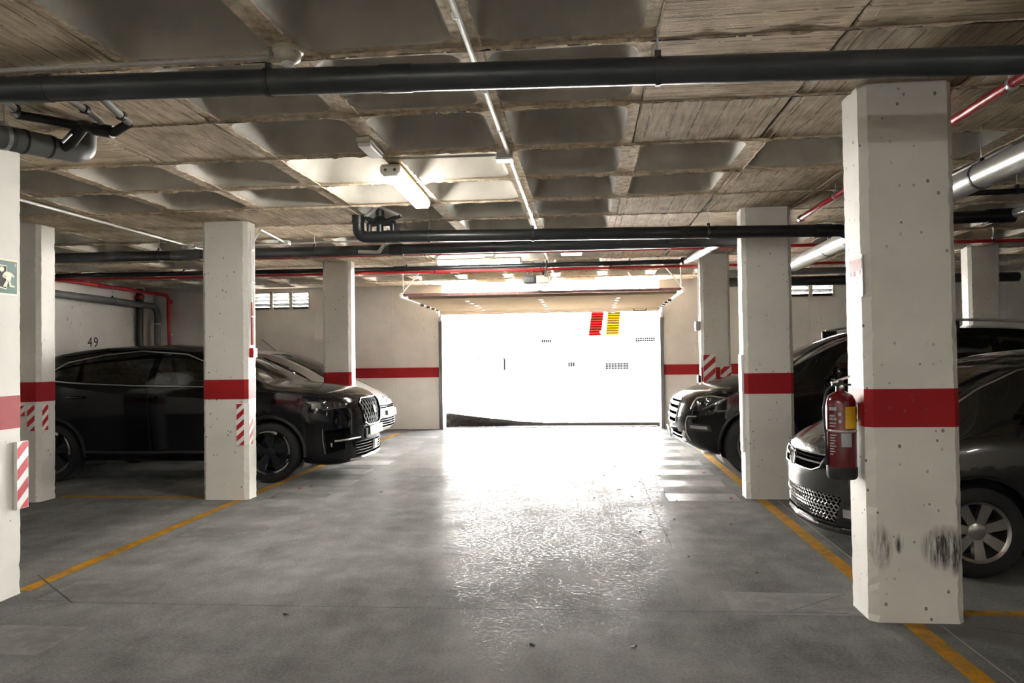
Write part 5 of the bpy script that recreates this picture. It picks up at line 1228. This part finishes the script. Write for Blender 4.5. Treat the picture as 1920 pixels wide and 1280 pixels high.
# ------------------------------------------------------------------ signs, guards, extinguisher
def clip(poly, f):
    out = []
    for a, b_ in zip(poly, poly[1:] + poly[:1]):
        fa, fb = f(a), f(b_)
        if fa >= 0: out.append(a)
        if fa * fb < 0: t = fa / (fa - fb); out.append((a[0] + (b_[0] - a[0]) * t, a[1] + (b_[1] - a[1]) * t))
    return out
def hazard_plate(parent, o, e1, e2, nrm, w, h, thick=0.006, pitch=0.11, dirn=1, base='sticker_white', phase=0.0):
    """white leaf with diagonal red stripes; o = lower left corner, e1 across, e2 up"""
    o, e1, e2, nrm = map(Vector, (o, e1, e2, nrm))
    B().obox(o + e1 * w / 2 + e2 * h / 2 + nrm * thick / 2, e1, e2, nrm, w / 2, h / 2, thick / 2).build('leaf', base, parent)
    k = -3
    while k * pitch < h + w + pitch:
        lo, hi = k * pitch + phase, k * pitch + pitch * 0.52 + phase
        poly = [(0.003, 0.003), (w - 0.003, 0.003), (w - 0.003, h - 0.003), (0.003, h - 0.003)]
        g_ = (lambda p: p[1] - p[0] * 0.9) if dirn > 0 else (lambda p: p[1] + p[0] * 0.9 - w * 0.9)
        poly = clip(poly, lambda p: g_(p) - lo + w * 0.9 if dirn > 0 else g_(p) - lo + w * 0.9)
        if len(poly) > 2: poly = clip(poly, lambda p: hi - (g_(p) + w * 0.9))
        if len(poly) > 2:
            B().raw([o + e1 * x + e2 * y + nrm * (thick + 0.0008) for x, y in poly] + [o + e1 * x + e2 * y + nrm * (thick * 0.5) for x, y in poly],
                    [tuple(range(len(poly)))] + [(i, (i + 1) % len(poly), len(poly) + (i + 1) % len(poly), len(poly) + i) for i in range(len(poly))]).build('stripe', 'sticker_red', parent)
        k += 1
t = thing('hazard_guard', 'red and white corner guard on the two-conduit column by the crossover wheel', 'hazard guard', (-3.5, 7.36, 0.55), group='striped column guards')
hazard_plate(t, (-3.605, 7.359, 0.565), (1, 0, 0), (0, 0, 1), (0, -1, 0), 0.085, 0.43)
hazard_plate(t, (-3.489, 7.39, 0.565), (0, 1, 0), (0, 0, 1), (1, 0, 0), 0.085, 0.43)
B().raw([(-3.52, 7.353, .565), (-3.483, 7.39, .565), (-3.483, 7.39, .995), (-3.52, 7.353, .995), (-3.525, 7.36, .565), (-3.49, 7.395, .565), (-3.49, 7.395, .995), (-3.525, 7.36, .995)], [(0, 1, 2, 3), (7, 6, 5, 4), (0, 4, 5, 1), (2, 6, 7, 3)]).build('fold', 'sticker_white', t)
t = thing('hazard_guard', 'striped corner guard low on the exit-sign column, seen almost edge-on', 'hazard guard', (-3.55, 4.3, 0.5), group='striped column guards')
hazard_plate(t, (-3.559, 4.30, 0.535), (0, 1, 0), (0, 0, 1), (1, 0, 0), 0.095, 0.42, 0.022, 0.13)
t = thing('hazard_guard', 'two striped guards on the column behind the crossover tail', 'hazard guard', (-5.75, 7.18, 0.72), group='striped column guards')
hazard_plate(t, (-5.79, 7.179, 0.735), (1, 0, 0), (0, 0, 1), (0, -1, 0), 0.09, 0.27, 0.006, 0.115)
hazard_plate(t, (-5.659, 7.215, 0.735), (0, 1, 0), (0, 0, 1), (1, 0, 0), 0.09, 0.27, 0.006, 0.115)
hazard_plate(t, (-5.95, 7.179, 0.89), (1, 0, 0), (0, 0, 1), (0, -1, 0), 0.14, 0.115, 0.006, 0.115)
t = thing('hazard_guard', 'tall white edge guard with red stripes on the off-roader column', 'hazard guard', (1.56, 7.6, 0.45), group='striped column guards')
hazard_plate(t, (1.569, 7.70, 0.46), (0, -1, 0), (0, 0, 1), (-1, 0, 0), 0.13, 0.60, 0.02, 0.16); B().box(1.545, 1.569, 7.57, 7.70, 1.06, 1.43, 0.003).build('blank_leaf', 'sticker_white', t)
t = thing('hazard_guard', 'upright striped guard with a flat striped plate on the far column', 'hazard guard', (1.75, 10.95, 0.9), group='striped column guards')
hazard_plate(t, (1.70, 10.949, 0.85), (1, 0, 0), (0, 0, 1), (0, -1, 0), 0.175, 0.58, 0.008, 0.16); hazard_plate(t, (1.679, 11.08, 0.85), (0, -1, 0), (0, 0, 1), (-1, 0, 0), 0.10, 0.58, 0.008, 0.16, base='sticker_white')
hazard_plate(t, (1.94, 10.949, 1.10), (1, 0, 0), (0, 0, 1), (0, -1, 0), 0.155, 0.16, 0.008, 0.16)

ex = thing('exit_sign', 'green running-man emergency exit sign on the near column', 'sign', (-3.559, 4.21, 1.87))
ox, oy0, oz0 = -3.5585, 4.105, 1.868
def flat(name, mat, pts, x, th=0.0012, parent=ex): return B().prism(pts, 'x', x - th, x).build(name, mat, parent)
flat('border', 'sign_cream', [(oy0, oz0), (oy0 + .225, oz0), (oy0 + .225, oz0 + .225), (oy0, oz0 + .225)], ox + .003, .003)
flat('panel', 'sign_green', [(oy0 + .008, oz0 + .012), (oy0 + .217, oz0 + .012), (oy0 + .217, oz0 + .213), (oy0 + .008, oz0 + .213)], ox + .0042)
Y_ = lambda a: oy0 + a; Z_ = lambda a: oz0 + a
for q in ([(.03, .045), (.055, .045), (.055, .185), (.03, .185)], [(.055, .178), (.135, .178), (.135, .185), (.055, .185)], [(.129, .04), (.135, .04), (.135, .185), (.129, .185)], [(.055, .045), (.132, .035), (.132, .041), (.055, .055)]):
    flat('doorway', 'sign_cream', [(Y_(a), Z_(c)) for a, c in q], ox + .0054)
flat('doorway_opening', 'stencil_black', [(Y_(a), Z_(c)) for a, c in ((.055, .05), (.129, .042), (.129, .178), (.055, .178))], ox + .0048, .0006)
man = B().prism([(Y_(.093 + .017 * math.cos(t_)), Z_(.158 + .017 * math.sin(t_))) for t_ in np.linspace(0, 2 * math.pi, 14, endpoint=False)], 'x', ox + .0056, ox + .0068)
for q in ([(.112, .14), (.128, .148), (.160, .143), (.168, .115), (.158, .085), (.125, .085), (.128, .12)], [(.160, .143), (.172, .138), (.193, .122), (.186, .113), (.165, .125)], [(.112, .14), (.128, .120), (.105, .112), (.097, .121)],
          [(.097, .121), (.126, .112), (.126, .100), (.097, .110)], [(.125, .09), (.145, .09), (.128, .052), (.100, .050)], [(.145, .09), (.160, .09), (.168, .064), (.195, .064), (.195, .052), (.155, .054)]):
    man.prism([(Y_(a), Z_(c)) for a, c in q], 'x', ox + .0056, ox + .0068)
man.build('running_figure', 'sign_cream', ex)
flat('small_print', 'label_grey', [(Y_(.195), Z_(.185)), (Y_(.21), Z_(.185)), (Y_(.21), Z_(.20)), (Y_(.195), Z_(.20))], ox + .0052)

po = thing('paper_notice', 'faded red and white paper notice taped on the scuffed column', 'notice', (1.499, 4.25, 1.75))
B().box(1.4965, 1.4995, 4.155, 4.355, 1.745, 1.975).build('sheet', 'paper_white', po); B().box(1.4952, 1.4965, 4.165, 4.345, 1.895, 1.955).build('red_print', 'paper_pink', po)
for q in ((4.18, 4.20, 1.87, 1.89), (4.26, 4.29, 1.86, 1.89), (4.32, 4.34, 1.87, 1.89)): B().box(1.4954, 1.4965, *q).build('red_print', 'paper_pink', po)
for q in ((4.19, 4.215, 1.85, 1.87), (4.24, 4.28, 1.845, 1.865), (4.31, 4.33, 1.84, 1.86), (4.25, 4.27, 1.82, 1.835), (4.17, 4.185, 1.83, 1.86)): B().box(1.4954, 1.4965, *q).build('grey_print', 'label_grey', po)
po = thing('paper_notice', 'blank white sheet on the lane side of the off-roader column', 'notice', (1.569, 7.66, 1.85)); B().box(1.566, 1.5695, 7.585, 7.745, 1.85, 2.07).build('sheet', 'paper_white', po)

fx, fy = 1.415, 4.30
fe = thing('fire_extinguisher', 'red fire extinguisher with yellow label hung on the scuffed column', 'extinguisher', (fx, fy, 0.745))
R_ = 0.079
B().lathe([(0, 0.80), (R_, 0.80), (R_, 1.165), (R_ * .97, 1.18), (R_ * .80, 1.205), (R_ * .5, 1.22), (0.024, 1.228), (0.024, 1.24)], (fx, fy, 0), 'z', 32).build('cylinder', 'extinguisher_red', fe, smooth=0.6)
B().lathe([(0, 0.742), (R_ * .92, 0.744), (R_ * 1.02, 0.757), (R_ * 1.02, 0.806), (R_, 0.81)], (fx, fy, 0), 'z', 32).build('foot', 'black_rubber', fe, smooth=0.6)
def wrap(name, mat, a0, a1, z0, z1, r=R_ + .0006): return B().lathe([(r, z0), (r + .0006, z0), (r + .0006, z1), (r, z1)], (fx, fy, 0), 'z', 10, math.radians(a0), math.radians(a1)).build(name, mat, fe, smooth=0.6)
wrap('yellow_label', 'label_yellow', 268, 330, 1.025, 1.145); wrap('inspection_label', 'label_grey', 252, 292, 0.925, 1.0); wrap('label_border', 'extinguisher_red', 262, 336, 1.015, 1.155, R_ + .0002)
for a0, a1, z0, z1 in ((205, 236, 1.125, 1.142), (206, 230, 1.09, 1.10), (206, 222, 1.07, 1.085), (225, 236, 1.07, 1.085), (206, 234, 1.05, 1.058), (206, 230, 1.035, 1.042), (206, 233, 0.985, 0.991), (206, 228, 0.97, 0.976), (206, 231, 0.955, 0.961), (206, 226, 0.94, 0.946), (206, 232, 0.925, 0.931), (206, 224, 0.91, 0.916), (206, 229, 0.895, 0.901), (206, 220, 0.88, 0.886)):
    wrap('printed_line', 'label_grey', a0, a1, z0, z1)
for zc in (1.105, 1.065): wrap('pictogram', 'label_grey', 243, 254, zc - .009, zc + .009)
vh = B().lathe([(0.018, 1.235), (0.024, 1.24), (0.024, 1.265), (0.017, 1.27), (0.017, 1.29), (0, 1.292)], (fx, fy, 0), 'z', 16).box(fx - .045, fx + .02, fy - .012, fy + .012, 1.255, 1.272, .003).build('valve', 'dark_steel', fe, smooth=0.6)
B().obox((fx + .005, fy, 1.292), (1, 0, .35), (0, 1, 0), (-.35, 0, 1), .055, .012, .006, .003).build('squeeze_lever', 'chrome', vh); B().obox((fx + .012, fy, 1.262), (1, 0, .05), (0, 1, 0), (-.05, 0, 1), .045, .011, .006, .003).build('carry_handle', 'black_plastic', vh)
B().lathe([(0, -.012), (0.012, -.010), (0.013, 0)], (fx - .002, fy - .02, 1.252), 'y', 12).build('gauge', 'chrome', vh)
B().tube(bend([(fx - .03, fy, 1.262), (fx - .075, fy - .005, 1.235), (fx - .095, fy - .01, 1.12), (fx - .088, fy - .012, 1.0), (fx - .086, fy - .012, .86)], .06), .0075, 8).build('hose', 'black_rubber', fe, smooth=0.8)
B().tube([(fx - .086, fy - .012, .86), (fx - .086, fy - .012, .82)], .011, 8).build('nozzle', 'black_plastic', fe); B().lathe([(R_ + .002, 1.005), (R_ + .004, 1.008), (R_ + .004, 1.014), (R_ + .002, 1.017)], (fx, fy, 0), 'z', 32).build('strap', 'galvanised_steel', fe)
B().box(fx + R_ - .01, 1.4995, fy - .03, fy + .03, 1.075, 1.10, .004).box(1.49, 1.4995, fy - .035, fy + .035, 1.06, 1.16, .003).build('wall_bracket', 'chrome', fe)

# stencilled bay number on the side wall
cu = bpy.data.curves.new('bay_number', 'FONT'); cu.body = '49'; cu.size = 0.26; cu.extrude = 0.0012; cu.space_character = 1.25
tmp = bpy.data.objects.new('tmp', cu); C.objects.link(tmp); dg = bpy.context.evaluated_depsgraph_get(); dg.update()
me = bpy.data.meshes.new_from_object(tmp.evaluated_get(dg)); bpy.data.objects.remove(tmp); me.name = 'bay_number'; me.materials.clear(); me.materials.append(MATS['stencil_black'])
bn = bpy.data.objects.new('bay_number', me); C.objects.link(bn); bn.parent = wall_left
bn.matrix_local = Matrix.Translation((XL + 0.002, 12.62, 1.72)) @ Matrix(((0, 0, 1, 0), (1, 0, 0, 0), (0, 1, 0, 0), (0, 0, 0, 1)))
bn['label'] = 'bay number 49 stencilled in black'

# ------------------------------------------------------------------ litter on the floor
def leaf_mesh(name, s, curl, seed, mat):
    r_ = random.Random(seed); n = 9; vs = [(0, 0, curl * s * .5)]; 
    for i in range(n):
        a = 2 * math.pi * i / n; q = s * (0.6 + 0.6 * r_.random()) * (1 + 0.5 * abs(math.cos(a)))
        vs.append((q * math.cos(a), q * 0.7 * math.sin(a), abs(r_.random()) * curl * s + 0.001))
    fs = [(0, 1 + i, 1 + (i + 1) % n) for i in range(n)]
    b = B().raw(vs, fs).raw([(x, y, z + 0.0035) for x, y, z in vs], [f[::-1] for f in fs])
    me = b.mesh(name); me.materials.append(MATS[mat]); return me
def scatter(name, pts, s, mat, label, cat, group, curl=0.5):
    for i, (x, y) in enumerate(pts):
        me = leaf_mesh(name, s * (0.8 + 0.5 * random.random()), curl, i * 7 + len(name), mat); o = bpy.data.objects.new(name, me); C.objects.link(o)
        o.location = (x, y, 0.003); o.rotation_euler = (0, 0, random.random() * 6.28); tag(o, label, cat, group)
scatter('fallen_petal', [(-3.10, 8.10), (-3.18, 7.95), (-3.27, 7.46)], 0.016, 'petal_red', 'small red petal on the floor beside the crossover front wheel', 'petal', 'red petals by the crossover', 1.0)
scatter('fallen_petal', [(1.40, 9.1), (1.42, 7.53)], 0.018, 'petal_red', 'small red petal on the floor before the off-roader', 'petal', 'red petals by the off-roader', 1.0)
scatter('dry_leaf', [(0.22, 3.72)], 0.020, 'dry_leaf', 'lone dark dry leaf on the open floor nearest the viewpoint', 'leaf', None, 0.6)
scatter('dry_crumb', [(0.87, 7.41), (0.12, 6.16), (0.38, 6.9), (0.59, 8.47), (0.33, 7.97), (0.07, 7.52), (0.69, 7.15), (0.75, 6.58), (0.52, 8.2), (0.66, 8.0), (0.72, 7.9), (0.80, 7.85), (0.45, 7.6), (0.25, 7.3), (0.56, 6.75), (0.42, 6.1), (0.62, 6.0),
         (0.3, 7.1), (0.85, 8.9), (0.20, 8.9), (0.95, 7.0), (0.1, 6.9), (0.66, 9.4), (0.36, 9.6)], 0.011, 'dry_leaf', 'tiny dark crumb scattered in the lane before the open door', 'crumb', 'crumbs in the lane', 0.9)
scatter('dry_crumb', [(0.71, 5.38), (1.1, 5.0), (-0.28, 3.7), (-1.7, 4.05), (-2.2, 7.8), (-2.5, 8.6), (-2.1, 9.4), (1.2, 6.4)], 0.011, 'dry_leaf', 'single tiny dark crumb away from the others on the open floor', 'crumb', 'stray crumbs', 0.9)
